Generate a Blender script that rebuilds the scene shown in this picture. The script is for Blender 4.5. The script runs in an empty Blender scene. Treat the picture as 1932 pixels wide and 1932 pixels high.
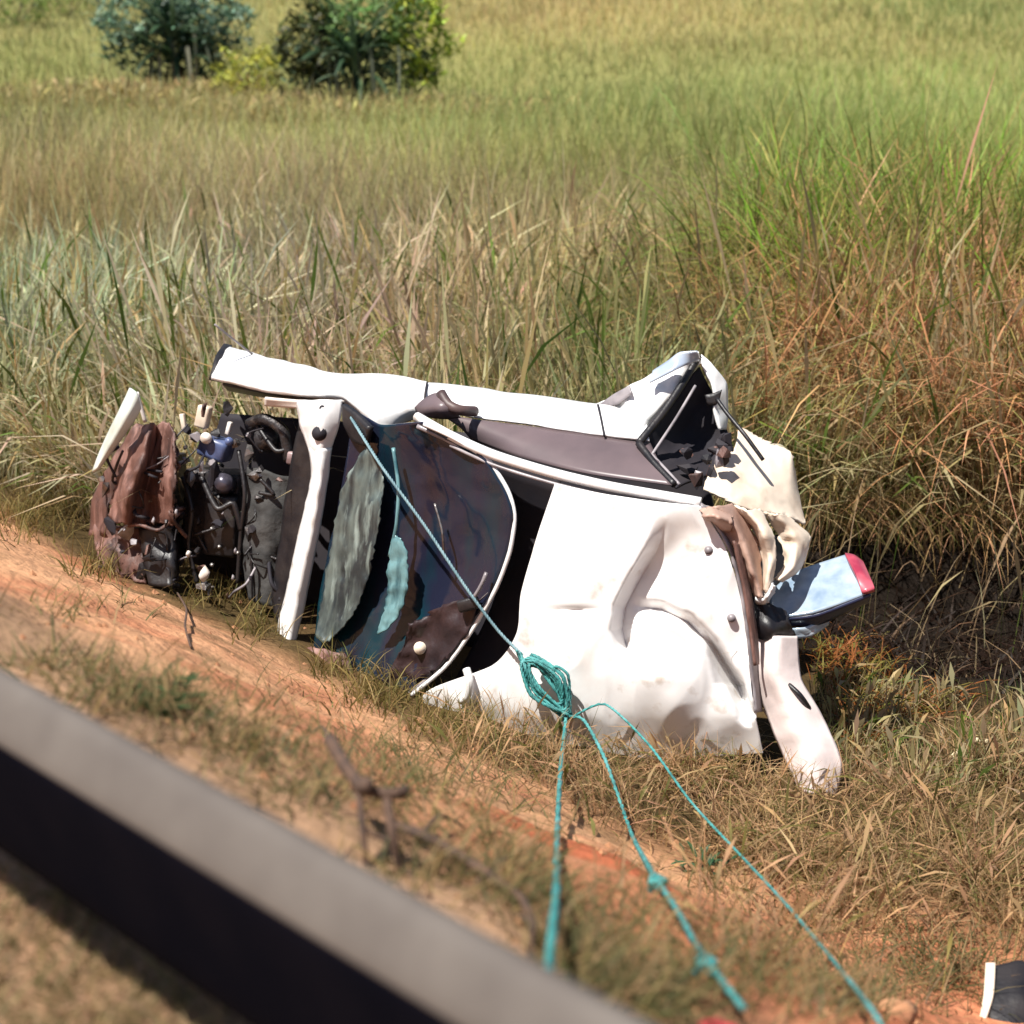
import bpy, bmesh, math, random
import numpy as np
from mathutils import Vector, noise, Matrix
random.seed(7); rng = np.random.default_rng(7)
scn = bpy.context.scene
C = scn.collection
R = math.radians

# ------------------------------------------------------------ camera, world, sun, exposure
F, CX = 3483.0, 966.0                 # focal length and centre in units of a 1932-wide frame
PITCH = R(20.0)
CAM = Vector((0, 0, 4.1))
cd = bpy.data.cameras.new('camera'); cam = bpy.data.objects.new('camera', cd); C.objects.link(cam)
cam.location = CAM; cam.rotation_euler = (R(90) - PITCH, 0, 0)
cd.sensor_width = 36; cd.lens = 36 * F / 1932; cd.clip_end = 2000; cd.clip_start = 0.05
cd.dof.use_dof = True; cd.dof.focus_distance = 8.8; cd.dof.aperture_fstop = 2.1
scn.camera = cam

SUN_TO = Vector((-0.34, -0.27, 0.90)).normalized()
elev = math.asin(SUN_TO.z); azim = math.atan2(SUN_TO.x, SUN_TO.y)
w = bpy.data.worlds.new('World'); scn.world = w; w.use_nodes = True
nt = w.node_tree; bg = nt.nodes['Background']
sky = nt.nodes.new('ShaderNodeTexSky'); sky.sky_type = 'NISHITA'; sky.sun_disc = False
sky.sun_elevation = elev; sky.sun_rotation = azim
nt.links.new(sky.outputs[0], bg.inputs[0]); bg.inputs[1].default_value = 0.055
sd = bpy.data.lights.new('sun', 'SUN'); sd.energy = 5.0; sd.angle = R(0.5); sd.color = (1, .965, .90)
so = bpy.data.objects.new('sun', sd); C.objects.link(so)
so.rotation_euler = (-SUN_TO).to_track_quat('-Z', 'Y').to_euler()
vs = scn.view_settings
vs.view_transform = 'Standard'; vs.look = 'None'; vs.gamma = 1; vs.use_curve_mapping = False
vs.exposure = 0.8
scn.cycles.max_bounces = 6; scn.cycles.transparent_max_bounces = 6

# ------------------------------------------------------------ helpers
cp, sp = math.cos(PITCH), math.sin(PITCH)
def ray(u, v):
    x, y = u - CX, CX - v
    return Vector((x, F * cp + y * sp, y * cp - F * sp))
def at_depth(u, v, d):                # distance along the view axis
    return CAM + ray(u, v) * (d / F)
def at_z(u, v, z):
    r = ray(u, v); return CAM + r * ((z - CAM.z) / r.z)
A_ROAD = R(43)
RD = Vector((-math.sin(A_ROAD), math.cos(A_ROAD), 0)); RN = Vector((math.cos(A_ROAD), math.sin(A_ROAD), 0))
QP = [(-40, 2.3), (-3, 2.2), (1.2, 2.16), (2.2, 2.02), (2.9, 1.6), (3.9, .90), (4.8, .30), (5.6, .08), (6.4, -.02), (7.4, -.06), (8.6, 0.0), (11, .12), (16, .15), (60, .2), (140, .8), (400, 4.0)]
QX = np.array([a for a, b in QP]); QY = np.array([b for a, b in QP])
def fbm(x, y, s, o=3):
    return noise.fractal(Vector((x * s, y * s, 3.7)), 1.0, 2.0, o)
def hgt(x, y):
    q = x * RN.x + y * RN.y
    qs = [q - .25, q, q + .25]
    z = float(np.mean(np.interp(qs, QX, QY)))
    k = .07 if 1.5 < q < 8 else .05
    z -= .6 * math.exp(-((x - 2.7) / 1.0) ** 2 - ((y - 10.1) / .85) ** 2)
    pz = math.exp(-((x - 2.75) / .9) ** 2 - ((y - 10.0) / .9) ** 2); z += .22 * pz * fbm(x * 2, y * 2, 1.3, 3)
    z += k * fbm(x, y, .9, 3) + .03 * fbm(x + 9, y, 3.5, 2)
    return z
def tag(o, label=None, cat=None, group=None, kind=None):
    if label: o['label'] = label
    if cat: o['category'] = cat
    if group: o['group'] = group
    if kind: o['kind'] = kind
    return o
def empty(name, loc, label, cat, group=None):
    o = bpy.data.objects.new(name, None); C.objects.link(o); o.location = loc
    o.empty_display_size = .2
    return tag(o, label, cat, group)
def link(name, me, mat, parent=None, smooth=True, solid=0, origin=None):
    if mat: me.materials.append(mat)
    if smooth:
        me.polygons.foreach_set('use_smooth', [True] * len(me.polygons))
    o = bpy.data.objects.new(name, me); C.objects.link(o)
    if parent:
        o.parent = parent
        par = parent; off = Vector((0, 0, 0))
        while par: off += par.location; par = par.parent
        me.transform(Matrix.Translation(-off))
    elif origin is not None:
        me.transform(Matrix.Translation(-Vector(origin))); o.location = origin
    if solid:
        m = o.modifiers.new('thickness', 'SOLIDIFY'); m.thickness = solid; m.offset = 0
    return o
def mesh_of(name, verts, faces):
    me = bpy.data.meshes.new(name); me.from_pydata([tuple(v) for v in verts], [], faces); me.update(); return me
def cr(pts, n):                       # Catmull-Rom resample by index-length, tuples of any size
    P = np.array(pts, float); m = len(P)
    d = np.r_[0, np.cumsum(np.maximum(np.linalg.norm(np.diff(P, axis=0), axis=1), 1e-6))]
    tt = np.linspace(0, d[-1], n); out = []
    for t in tt:
        i = min(max(np.searchsorted(d, t, 'right') - 1, 0), m - 2)
        f = (t - d[i]) / (d[i + 1] - d[i])
        p0 = P[max(i - 1, 0)]; p1 = P[i]; p2 = P[i + 1]; p3 = P[min(i + 2, m - 1)]
        m1 = (p2 - p0) * .38; m2 = (p3 - p1) * .38
        f2, f3 = f * f, f * f * f
        out.append(p1 * (2 * f3 - 3 * f2 + 1) + m1 * (f3 - 2 * f2 + f) + p2 * (-2 * f3 + 3 * f2) + m2 * (f3 - f2))
    return np.array(out)
# car reference plane: the plane of the roof, which faces the road
NR = Vector((-.31, -.93, .2)).normalized()
R0 = at_z(1100, 1350, .25)
AX = Vector((.93, -.31, -.12)).normalized(); AX = (AX - NR * AX.dot(NR)).normalized(); BX = NR.cross(AX)   # BX ~ up
if BX.z < 0: BX = -BX
def P(u, v, off=0.0):                 # pixel on the plane lying `off` metres behind the roof plane
    r = ray(u, v); q = R0 - NR * off
    return CAM + r * ((q - CAM).dot(NR) / r.dot(NR))
def loft_mesh(name, rows, nu=24, nv=16, conv=P, crumple=0.0, cs=4.0, dent=None, seed=0, jag=0):
    rr = [cr(r, nu) for r in rows]
    g = np.array([cr([row[i] for row in rr], nv) if len(rr) > 2 else
                  [rr[0][i] * (1 - k / (nv - 1)) + rr[1][i] * k / (nv - 1) for k in range(nv)] for i in range(nu)])
    if jag:
        for i in range(nu):
            for j, sg in ((0, -1), (nv - 1, 1)):
                g[i, j, 0] += sg * jag * (noise.noise(Vector((i * .55, seed + sg, .5))) + .7 * noise.noise(Vector((i * 1.7, seed + sg, 2.5))))
        for j in range(nv):
            for i, sg in ((0, -1), (nu - 1, 1)): g[i, j, 1] += sg * jag * noise.noise(Vector((j * .8, seed + sg * 3, 9.5)))
    verts = []
    for i in range(nu):
        for j in range(nv):
            u, v, o = g[i, j]
            if dent: o += dent(u, v)
            p = conv(u, v, o)
            if crumple:
                q = p * cs + Vector((seed * 7.3, seed, 0))
                n = .35 * noise.noise(q * .7) + 1.5 * abs(noise.noise(q)) + .8 * abs(noise.noise(q * 2.1)) + .35 * abs(noise.noise(q * 4.7)) - .45
                p = p - NR * (n * crumple) + Vector((0, 0, crumple * .5 * noise.noise(q * 1.3 + Vector((5, 5, 5)))))
            verts.append(p)
    faces = [(i * nv + j, (i + 1) * nv + j, (i + 1) * nv + j + 1, i * nv + j + 1) for i in range(nu - 1) for j in range(nv - 1)]
    return mesh_of(name, verts, faces)
def loft(name, rows, mat, parent, solid=.012, **k):
    return link(name, loft_mesh(name, rows, **k), mat, parent, solid=solid)
def tube_mesh(name, pts, rad, n=8, res=None, taper=None):
    P_ = [np.array(p, float) for p in pts]
    if res: P_ = list(cr(P_, res))
    m = len(P_); verts = []; faces = []
    ref = Vector((.3, .2, 1)).normalized()
    for i, p in enumerate(P_):
        t = Vector(P_[min(i + 1, m - 1)] - P_[max(i - 1, 0)]); t = t.normalized() if t.length > 1e-7 else Vector((0, 0, 1))
        a = t.cross(ref)
        if a.length < .05: a = t.cross(Vector((1, 0, 0)))
        a.normalize(); b = t.cross(a)
        r = rad if not taper else rad * (1 + (taper - 1) * i / (m - 1))
        for k in range(n):
            th = 2 * math.pi * k / n
            verts.append(Vector(p) + a * (math.cos(th) * r) + b * (math.sin(th) * r))
    for i in range(m - 1):
        for k in range(n):
            faces.append((i * n + k, i * n + (k + 1) % n, (i + 1) * n + (k + 1) % n, (i + 1) * n + k))
    faces.append(tuple(range(n))[::-1]); faces.append(tuple((m - 1) * n + k for k in range(n)))
    return mesh_of(name, verts, faces)
def join_mesh(name, meshes):
    bm = bmesh.new()
    for me in meshes: bm.from_mesh(me); bpy.data.meshes.remove(me)
    out = bpy.data.meshes.new(name); bm.to_mesh(out); bm.free(); return out
def box_mesh(name, c, half, axes=None, bevel=.006, twist=0.0):
    a, b, n = axes or (AX, BX, NR)
    if twist:
        rot = Matrix.Rotation(twist, 3, n); a = rot @ a; b = rot @ b
    bm = bmesh.new(); bmesh.ops.create_cube(bm, size=2)
    for vtx in bm.verts:
        q = vtx.co.copy(); vtx.co = c + a * (q.x * half[0]) + b * (q.y * half[1]) + n * (q.z * half[2])
    if bevel: bmesh.ops.bevel(bm, geom=list(bm.edges), offset=bevel, segments=2, affect='EDGES', profile=.5)
    bmesh.ops.recalc_face_normals(bm, faces=list(bm.faces))
    me = bpy.data.meshes.new(name); bm.to_mesh(me); bm.free(); return me
def cyl_mesh(name, p, q, r, n=16, r2=None):
    p, q = Vector(p), Vector(q); d = (q - p)
    bm = bmesh.new(); bmesh.ops.create_cone(bm, cap_ends=True, segments=n, radius1=r, radius2=r2 if r2 is not None else r, depth=d.length)
    bmesh.ops.bevel(bm, geom=[e for e in bm.edges if len(e.link_faces) == 2 and any(len(f.verts) > 4 for f in e.link_faces)], offset=min(r * .12, .006), segments=2, affect='EDGES')
    bm.transform(Matrix.Translation((p + q) / 2) @ d.to_track_quat('Z', 'Y').to_matrix().to_4x4())
    me = bpy.data.meshes.new(name); bm.to_mesh(me); bm.free(); return me

# ------------------------------------------------------------ materials
def nodemat(name):
    m = bpy.data.materials.new(name); m.use_nodes = True
    n = m.node_tree.nodes; return m, n, m.node_tree.links, n['Principled BSDF']
def mat(name, c1, c2=None, scale=6.0, rough=.5, metal=0.0, bump=0.0, bscale=30, coat=0.0, lo=.4, hi=.65, detail=6, spec=None, c3=None, s3=2.0, lo3=.5, hi3=.7, stretch=None):
    m, n, l, b = nodemat(name)
    tc = n.new('ShaderNodeTexCoord'); vec = tc.outputs['Object']
    if stretch:
        mp = n.new('ShaderNodeMapping'); mp.inputs['Scale'].default_value = stretch; l.new(vec, mp.inputs[0]); vec = mp.outputs[0]
    b.inputs['Base Color'].default_value = (*c1, 1); b.inputs['Roughness'].default_value = rough; b.inputs['Metallic'].default_value = metal
    if coat: b.inputs['Coat Weight'].default_value = coat; b.inputs['Coat Roughness'].default_value = .08
    if spec is not None: b.inputs['Specular IOR Level'].default_value = spec
    def mixin(prev, c, s, lo, hi):
        t = n.new('ShaderNodeTexNoise'); t.inputs['Scale'].default_value = s; t.inputs['Detail'].default_value = detail
        l.new(vec, t.inputs['Vector'])
        mr = n.new('ShaderNodeMapRange'); mr.inputs[1].default_value = lo; mr.inputs[2].default_value = hi
        l.new(t.outputs[0], mr.inputs[0])
        mx = n.new('ShaderNodeMix'); mx.data_type = 'RGBA'
        l.new(mr.outputs[0], mx.inputs[0])
        if isinstance(prev, tuple): mx.inputs[6].default_value = (*prev, 1)
        else: l.new(prev, mx.inputs[6])
        mx.inputs[7].default_value = (*c, 1)
        return mx.outputs[2]
    cur = c1
    if c2: cur = mixin(cur, c2, scale, lo, hi)
    if c3: cur = mixin(cur, c3, s3, lo3, hi3)
    if not isinstance(cur, tuple): l.new(cur, b.inputs['Base Color'])
    if bump:
        t = n.new('ShaderNodeTexNoise'); t.inputs['Scale'].default_value = bscale; t.inputs['Detail'].default_value = 5
        l.new(vec, t.inputs['Vector'])
        bp = n.new('ShaderNodeBump'); bp.inputs['Strength'].default_value = bump; bp.inputs['Distance'].default_value = .02
        l.new(t.outputs[0], bp.inputs['Height']); l.new(bp.outputs[0], b.inputs['Normal'])
    return m
M = {}
M['paint'] = mat('white_car_paint', (.78, .765, .755), (.60, .53, .47), 3.5, .32, coat=.35, lo=.55, hi=.85, c3=(.42, .33, .26), s3=9, lo3=.60, hi3=.80, bump=.04, bscale=14)
M['paint_dirty'] = mat('dusty_white_paint', (.74, .66, .60), (.48, .36, .28), 5, .45, lo=.5, hi=.75, bump=.08, bscale=18)
M['shade_tan'] = mat('shade_tan_panel', (.42, .27, .21), (.24, .14, .11), 7, .5, lo=.45, hi=.7, bump=.15, bscale=20)  # brown tone paints the shade inside the bent rear folds
M['cream'] = mat('bare_cream_panel', (.72, .60, .48), (.45, .33, .24), 6, .5, lo=.52, hi=.78, bump=.1, bscale=20)
M['glass'] = mat('dark_cracked_windscreen', (.012, .014, .030), (.016, .011, .018), 2.2, .12, lo=.5, hi=.68, spec=.45, c3=(.003, .026, .038), s3=1.3, lo3=.48, hi3=.6, stretch=(2.2, 2.2, .5), bump=.02, bscale=5)
M['side_glass'] = mat('dusty_side_glass', (.13, .095, .10), (.10, .075, .08), 4, .35, spec=.4)
M['shatter'] = mat('shattered_glass_sheet', (.10, .125, .115), (.018, .026, .03), 7, .35, lo=.36, hi=.6, bump=.12, bscale=20, c3=(.22, .27, .25), s3=9, lo3=.54, hi3=.7, stretch=(1.8, 1.8, .3))
M['teal_glass'] = mat('pale_teal_streak', (.13, .26, .28), (.03, .09, .11), 11, .3, lo=.45, hi=.65, bump=.2, bscale=30, stretch=(1.8, 1.8, .3))
M['black'] = mat('black_plastic', (.008, .007, .009), (.022, .018, .018), 9, .45, bump=.15, bscale=40)
M['interior'] = mat('dark_cabin_trim', (.010, .008, .014), (.02, .015, .018), 6, .8)
M['brown'] = mat('rusty_brown_radiator', (.13, .06, .045), (.035, .018, .016), 7, .6, lo=.4, hi=.65, bump=.3, bscale=35, c3=(.26, .14, .115), s3=6, lo3=.5, hi3=.64, stretch=(1.8, 1.8, .35))  # paler streaks paint lit stripes along the bent brown folds
M['metal'] = mat('dull_metal', (.34, .32, .31), (.12, .09, .08), 12, .38, metal=.8, bump=.2, bscale=40)
M['engine'] = mat('oily_engine_metal', (.045, .04, .042), (.015, .012, .012), 9, .45, metal=.4, bump=.4, bscale=40, c3=(.09, .07, .06), s3=14, lo3=.58, hi3=.7)
M['blue'] = mat('blue_grey_plastic', (.09, .12, .24), (.03, .04, .09), 9, .35)
M['white_plastic'] = mat('white_plastic_cap', (.75, .70, .66), (.5, .42, .36), 14, .4)
M['lens'] = mat('clear_chrome_lens', (.40, .48, .55), (.2, .28, .38), 9, .2, metal=.15, coat=.5, lo=.4, hi=.7)
M['red_lens'] = mat('red_tail_lens', (.48, .09, .12), (.3, .03, .06), 10, .3, coat=.2)
M['trim'] = mat('grey_rubber_trim', (.30, .27, .28), (.16, .14, .15), 10, .35)
M['mirror_brown'] = mat('brown_mirror_stalk', (.10, .06, .055), (.05, .03, .03), 9, .5)
M['maroon'] = mat('dark_maroon_trim', (.03, .014, .015), (.012, .007, .010), 5, .5, bump=.2)
M['sky_blue_sheen'] = mat('sky_reflection_blue', (.30, .36, .46), (.55, .58, .62), 5, .15, lo=.4, hi=.7, coat=.4)  # sky reflection on the rear quarter, painted as a blue-grey colour
M['rope'] = mat('teal_rope', (.05, .27, .26), (.022, .13, .13), 30, .6, bump=.3, bscale=120, c3=(.10, .32, .32), s3=5, lo3=.55, hi3=.7)
M['line'] = mat('pale_teal_cord', (.16, .26, .29), (.09, .17, .2), 10, .5)
M['rail'] = mat('weathered_galvanised_steel', (.115, .096, .082), (.086, .07, .06), 7, .7, metal=0, lo=.35, hi=.7, bump=.05, bscale=60)
M['rail_dark'] = mat('shaded_rail_black', (.0025, .0025, .005), (.004, .0035, .006), 5, .9, spec=.02)  # black colour paints the shaded lower side of the rail
M['twig'] = mat('dead_brown_wood', (.10, .055, .035), (.05, .03, .022), 20, .85, bump=.4, bscale=60)
M['red_cloth'] = mat('red_cloth', (.45, .04, .05), (.3, .03, .04), 10, .8)
M['soil_clod'] = mat('orange_soil_clod', (.40, .20, .10), (.28, .12, .06), 9, .95, bump=.5, bscale=30)
M['paper'] = mat('pale_straw_scrap', (.62, .52, .34), (.5, .4, .24), 9, .8)

def grass_mat(name, trans=.35, rough=.6):
    m, n, l, b = nodemat(name)
    at = n.new('ShaderNodeAttribute'); at.attribute_name = 'Col'
    l.new(at.outputs['Color'], b.inputs['Base Color']); b.inputs['Roughness'].default_value = rough
    b.inputs['Specular IOR Level'].default_value = .25
    tr = n.new('ShaderNodeBsdfTranslucent'); l.new(at.outputs['Color'], tr.inputs['Color'])
    mx = n.new('ShaderNodeMixShader'); mx.inputs[0].default_value = trans
    l.new(b.outputs[0], mx.inputs[1]); l.new(tr.outputs[0], mx.inputs[2])
    l.new(mx.outputs[0], n['Material Output'].inputs[0]); return m
M['grass'] = grass_mat('grass_blades', .48)
M['leaf'] = grass_mat('leaves', .3, .45)

# ------------------------------------------------------------ ground
def ground_mat():
    m, n, l, b = nodemat('soil_and_turf')
    at = n.new('ShaderNodeAttribute'); at.attribute_name = 'Col'
    tc = n.new('ShaderNodeTexCoord')
    t = n.new('ShaderNodeTexNoise'); t.inputs['Scale'].default_value = 5; t.inputs['Detail'].default_value = 9; t.inputs['Roughness'].default_value = .65
    l.new(tc.outputs['Object'], t.inputs['Vector'])
    mr = n.new('ShaderNodeMapRange'); mr.inputs[1].default_value = .3; mr.inputs[2].default_value = .7; mr.inputs[3].default_value = .72; mr.inputs[4].default_value = 1.22
    l.new(t.outputs[0], mr.inputs[0])
    mx = n.new('ShaderNodeMix'); mx.data_type = 'RGBA'; mx.blend_type = 'MULTIPLY'; mx.inputs[0].default_value = 1
    l.new(at.outputs['Color'], mx.inputs[6]); l.new(mr.outputs[0], mx.inputs[7])
    l.new(mx.outputs[2], b.inputs['Base Color']); b.inputs['Roughness'].default_value = .95; b.inputs['Specular IOR Level'].default_value = .1
    t2 = n.new('ShaderNodeTexNoise'); t2.inputs['Scale'].default_value = 22; t2.inputs['Detail'].default_value = 6
    l.new(tc.outputs['Object'], t2.inputs['Vector'])
    bp = n.new('ShaderNodeBump'); bp.inputs['Strength'].default_value = .6; bp.inputs['Distance'].default_value = .04
    l.new(t2.outputs[0], bp.inputs['Height']); l.new(bp.outputs[0], b.inputs['Normal']); return m
def lin(c):
    return np.where(np.array(c) / 255 <= .04045, np.array(c) / 255 / 12.92, ((np.array(c) / 255 + .055) / 1.055) ** 2.4)
def axis_pts(a, b, fine, lo, hi, grow=1.09):
    p = list(np.arange(a, b + 1e-6, fine)); s = fine
    while p[-1] < hi: s *= grow; p.append(p[-1] + s)
    s = fine
    while p[0] > lo: s *= grow; p.insert(0, p[0] - s)
    return p
gx = axis_pts(-4.0, 4.2, .08, -400, 400); gy = axis_pts(1.8, 12, .08, -60, 700)
def soil_amount(x, y):                # bare bank along the roadside
    q = x * RN.x + y * RN.y
    a = np.interp(q, [2.3, 2.9, 4.55 + .5 * np.clip((5.2 - (x * RD.x + y * RD.y)) / 2, 0, 1), 5.0 + .9 * np.clip((5.2 - (x * RD.x + y * RD.y)) / 2, 0, 1)], [0, 1, 1, 0])
    return max(0, min(1, a + .35 * fbm(x, y, 1.1) * (1 if .05 < a < .999 else .4)))
SOIL = lin((226, 170, 128)) * .74; RED = lin((208, 118, 82)) * .7; DRY = lin((150, 120, 80)) * .5; FIELD = lin((152, 153, 92)) * .62; DARK = lin((100, 82, 52)) * .5
VERGE = lin((188, 150, 118)) * .62; TAN = lin((172, 154, 100)) * .68
def sm2(x): x = max(0, min(1, x)); return x * x * (3 - 2 * x)
def ground_col(x, y):
    q = x * RN.x + y * RN.y
    n1 = fbm(x, y, .8); n2 = fbm(x + 30, y, 2.3)
    a = soil_amount(x, y)
    soil = SOIL * (1 - .35 * max(0, n2)) + RED * .35 * max(0, n2)
    n4 = fbm(x + 60, y - 20, 1.7); wl = max(0, min(1, (n4 - .12) * 4)); soil = soil * (1 - wl * .45) + lin((190, 96, 66)) * .66 * wl * .45
    n5 = max(0, min(1, (fbm(x - 40, y, 2.9) - .2) * 4)); soil = soil * (1 - n5 * .6) + lin((150, 122, 85)) * .5 * n5 * .6
    s_ = x * RD.x + y * RD.y
    rd = np.clip((3.9 - s_) / 1.2, 0, 1) * .7
    soil = soil * (1 - rd) + RED * rd
    rp = sm2(1.6 - math.hypot((x - .33) / .34, (y - 5.2) / .30) + .6 * n2); soil = soil * (1 - rp) + lin((210, 118, 82)) * .72 * rp
    if q < 3: base = VERGE * (1 + .3 * n2)
    elif q < 14: base = DARK * (1 + .3 * n1) if q < 9.5 else DARK * (14 - q) / 4.5 + FIELD * (q - 9.5) / 4.5
    else:
        k = np.clip((y - 34) / 14, 0, 1) * np.clip(1 - abs(x - 2) / 12, 0, 1)
        k = np.clip(k + .4 * fbm(x, y, .08), 0, 1)
        base = FIELD * (1 - k) + TAN * k
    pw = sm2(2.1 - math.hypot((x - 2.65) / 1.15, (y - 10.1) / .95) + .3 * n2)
    return (base * (1 - a) + soil * a) * (1 - pw) + np.array((.010, .007, .005)) * pw  # near-black ground colour paints the shade in the ditch hollow
gv = []; gc = []
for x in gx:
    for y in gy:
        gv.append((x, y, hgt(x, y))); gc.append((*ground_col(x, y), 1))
ny = len(gy)
GZ = np.array([v[2] for v in gv]).reshape(len(gx), ny); GXA = np.array(gx); GYA = np.array(gy)
def hgt_np(x, y):
    i = np.clip(np.searchsorted(GXA, x) - 1, 0, len(GXA) - 2); j = np.clip(np.searchsorted(GYA, y) - 1, 0, ny - 2)
    fx = (x - GXA[i]) / (GXA[i + 1] - GXA[i]); fy = (y - GYA[j]) / (GYA[j + 1] - GYA[j])
    return (GZ[i, j] * (1 - fx) + GZ[i + 1, j] * fx) * (1 - fy) + (GZ[i, j + 1] * (1 - fx) + GZ[i + 1, j + 1] * fx) * fy
def ground_many(uv):
    uv = np.array(uv, float); a = uv[:, 0] - CX; b = CX - uv[:, 1]
    D = np.stack([a, F * cp + b * sp, b * cp - F * sp], 1); t = np.full(len(uv), 1.0 / F); lo = t.copy(); done = np.zeros(len(uv), bool)
    for k in range(320):
        p = np.array(CAM)[None] + D * t[:, None]
        hit = p[:, 2] <= hgt_np(p[:, 0], p[:, 1]); done |= hit
        lo = np.where(done, lo, t); t = np.where(done, t, t * 1.015)
        if done.all(): break
    for k in range(12):
        m = (lo + t) / 2; p = np.array(CAM)[None] + D * m[:, None]; hit = p[:, 2] <= hgt_np(p[:, 0], p[:, 1])
        t = np.where(hit, m, t); lo = np.where(hit, lo, m)
    return np.array(CAM)[None] + D * t[:, None]
def ground_at(u, v): return Vector(ground_many([(u, v)])[0])
gf = [(i * ny + j, (i + 1) * ny + j, (i + 1) * ny + j + 1, i * ny + j + 1) for i in range(len(gx) - 1) for j in range(ny - 1)]
me = mesh_of('ground', gv, gf)
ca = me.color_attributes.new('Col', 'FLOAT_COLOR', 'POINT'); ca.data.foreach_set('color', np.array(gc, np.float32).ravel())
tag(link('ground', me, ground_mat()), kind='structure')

# ------------------------------------------------------------ the wrecked car
car0 = ground_at(900, 1330)
car = empty('wrecked_car', car0, 'crushed white car lying on its side in the ditch with its roof towards the road', 'car')
# -- upper (left) side: fender and door, both nearly level, seen at a glancing angle
loft('front_fender', [
    [(430, 657, 1.46), (520, 678, 1.47), (640, 706, 1.48), (735, 707, 1.48), (805, 720, 1.48)],
    [(412, 685, 1.44), (520, 708, 1.45), (640, 730, 1.46), (735, 738, 1.44), (805, 745, 1.44)],
    [(398, 712, 1.40), (520, 739, 1.41), (640, 752, 1.41), (700, 775, 1.38), (800, 772, 1.38)],
    [(402, 716, 1.34), (520, 742, 1.34), (645, 757, 1.34), (708, 806, 1.30), (790, 788, 1.32)]],
    M['paint'], car, conv=at_z, nu=60, nv=16, crumple=.022, cs=5, jag=2)
loft('fender_edge', [
    [(420, 652, 1.47), (405, 676, 1.45), (396, 714, 1.38)], [(436, 655, 1.45), (424, 690, 1.42), (425, 722, 1.34)]],
    M['black'], car, conv=at_z, nu=8, nv=4, solid=.03)
loft('wing_liner', [
    [(420, 724, 1.36), (540, 746, 1.36), (650, 762, 1.34)], [(430, 736, 1.18), (540, 756, 1.18), (640, 770, 1.18)]],
    M['black'], car, conv=at_z, nu=16, nv=6)
door = loft('door', [
    [(800, 722, 1.48), (900, 733, 1.48), (1040, 752, 1.48), (1140, 764, 1.48), (1215, 785, 1.48)],
    [(796, 738, 1.47), (900, 752, 1.47), (1040, 772, 1.47), (1140, 785, 1.47), (1220, 800, 1.47)],
    [(795, 752, 1.45), (900, 768, 1.45), (1040, 790, 1.45), (1140, 803, 1.45), (1223, 815, 1.45)],
    [(795, 768, 1.42), (900, 788, 1.42), (1040, 808, 1.42), (1140, 822, 1.42), (1225, 833, 1.42)]],
    M['paint'], car, conv=at_z, nu=50, nv=14, crumple=.014, cs=5)
loft('window_pane', [
    [(830, 782, 1.415), (940, 797, 1.415), (1060, 812, 1.415), (1226, 834, 1.41)],
    [(868, 806, 1.37), (960, 828, 1.37), (1090, 852, 1.37), (1245, 875, 1.365)],
    [(890, 830, 1.31), (980, 862, 1.31), (1110, 894, 1.31), (1268, 916, 1.31)]],
    M['side_glass'], door, conv=at_z, nu=24, nv=8, solid=.006)
for q_ in ([(806, 722, 1.492), (802, 745, 1.478), (800, 770, 1.43)], [(1128, 764, 1.492), (1134, 790, 1.47), (1140, 822, 1.428)]):
    link('door_seam', tube_mesh('s', [at_z(*p) for p in q_], .006, 5, 10), M['interior'], door)
mir = loft('mirror', [
    [(785, 768, 1.46), (815, 748, 1.52), (832, 742, 1.55)], [(790, 776, 1.44), (830, 770, 1.50), (850, 768, 1.50)],
    [(800, 784, 1.43), (845, 786, 1.44), (868, 784, 1.44)]], M['side_glass'], door, conv=at_z, nu=10, nv=8, solid=.03)
link('mirror_arm', tube_mesh('m', [at_z(832, 742, 1.55), at_z(846, 764, 1.51), at_z(868, 774, 1.49), at_z(896, 776, 1.46)], .026, 10, 10), M['mirror_brown'], mir)
# roof rail with its pale drip moulding
rail_pts = [P(786, 786, .22), P(850, 822, .12), P(930, 858, .05), P(1040, 892, .03), P(1150, 918, .02), P(1240, 934, .02), P(1322, 948, .02)]
link('roof_rail', tube_mesh('roof_rail', rail_pts, .024, 8, 30), M['paint'], car)
link('drip_seal', tube_mesh('drip_seal', [p + Vector((0, -.012, -.045)) for p in rail_pts[1:]], .009, 6, 26), M['trim'], car)
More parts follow.
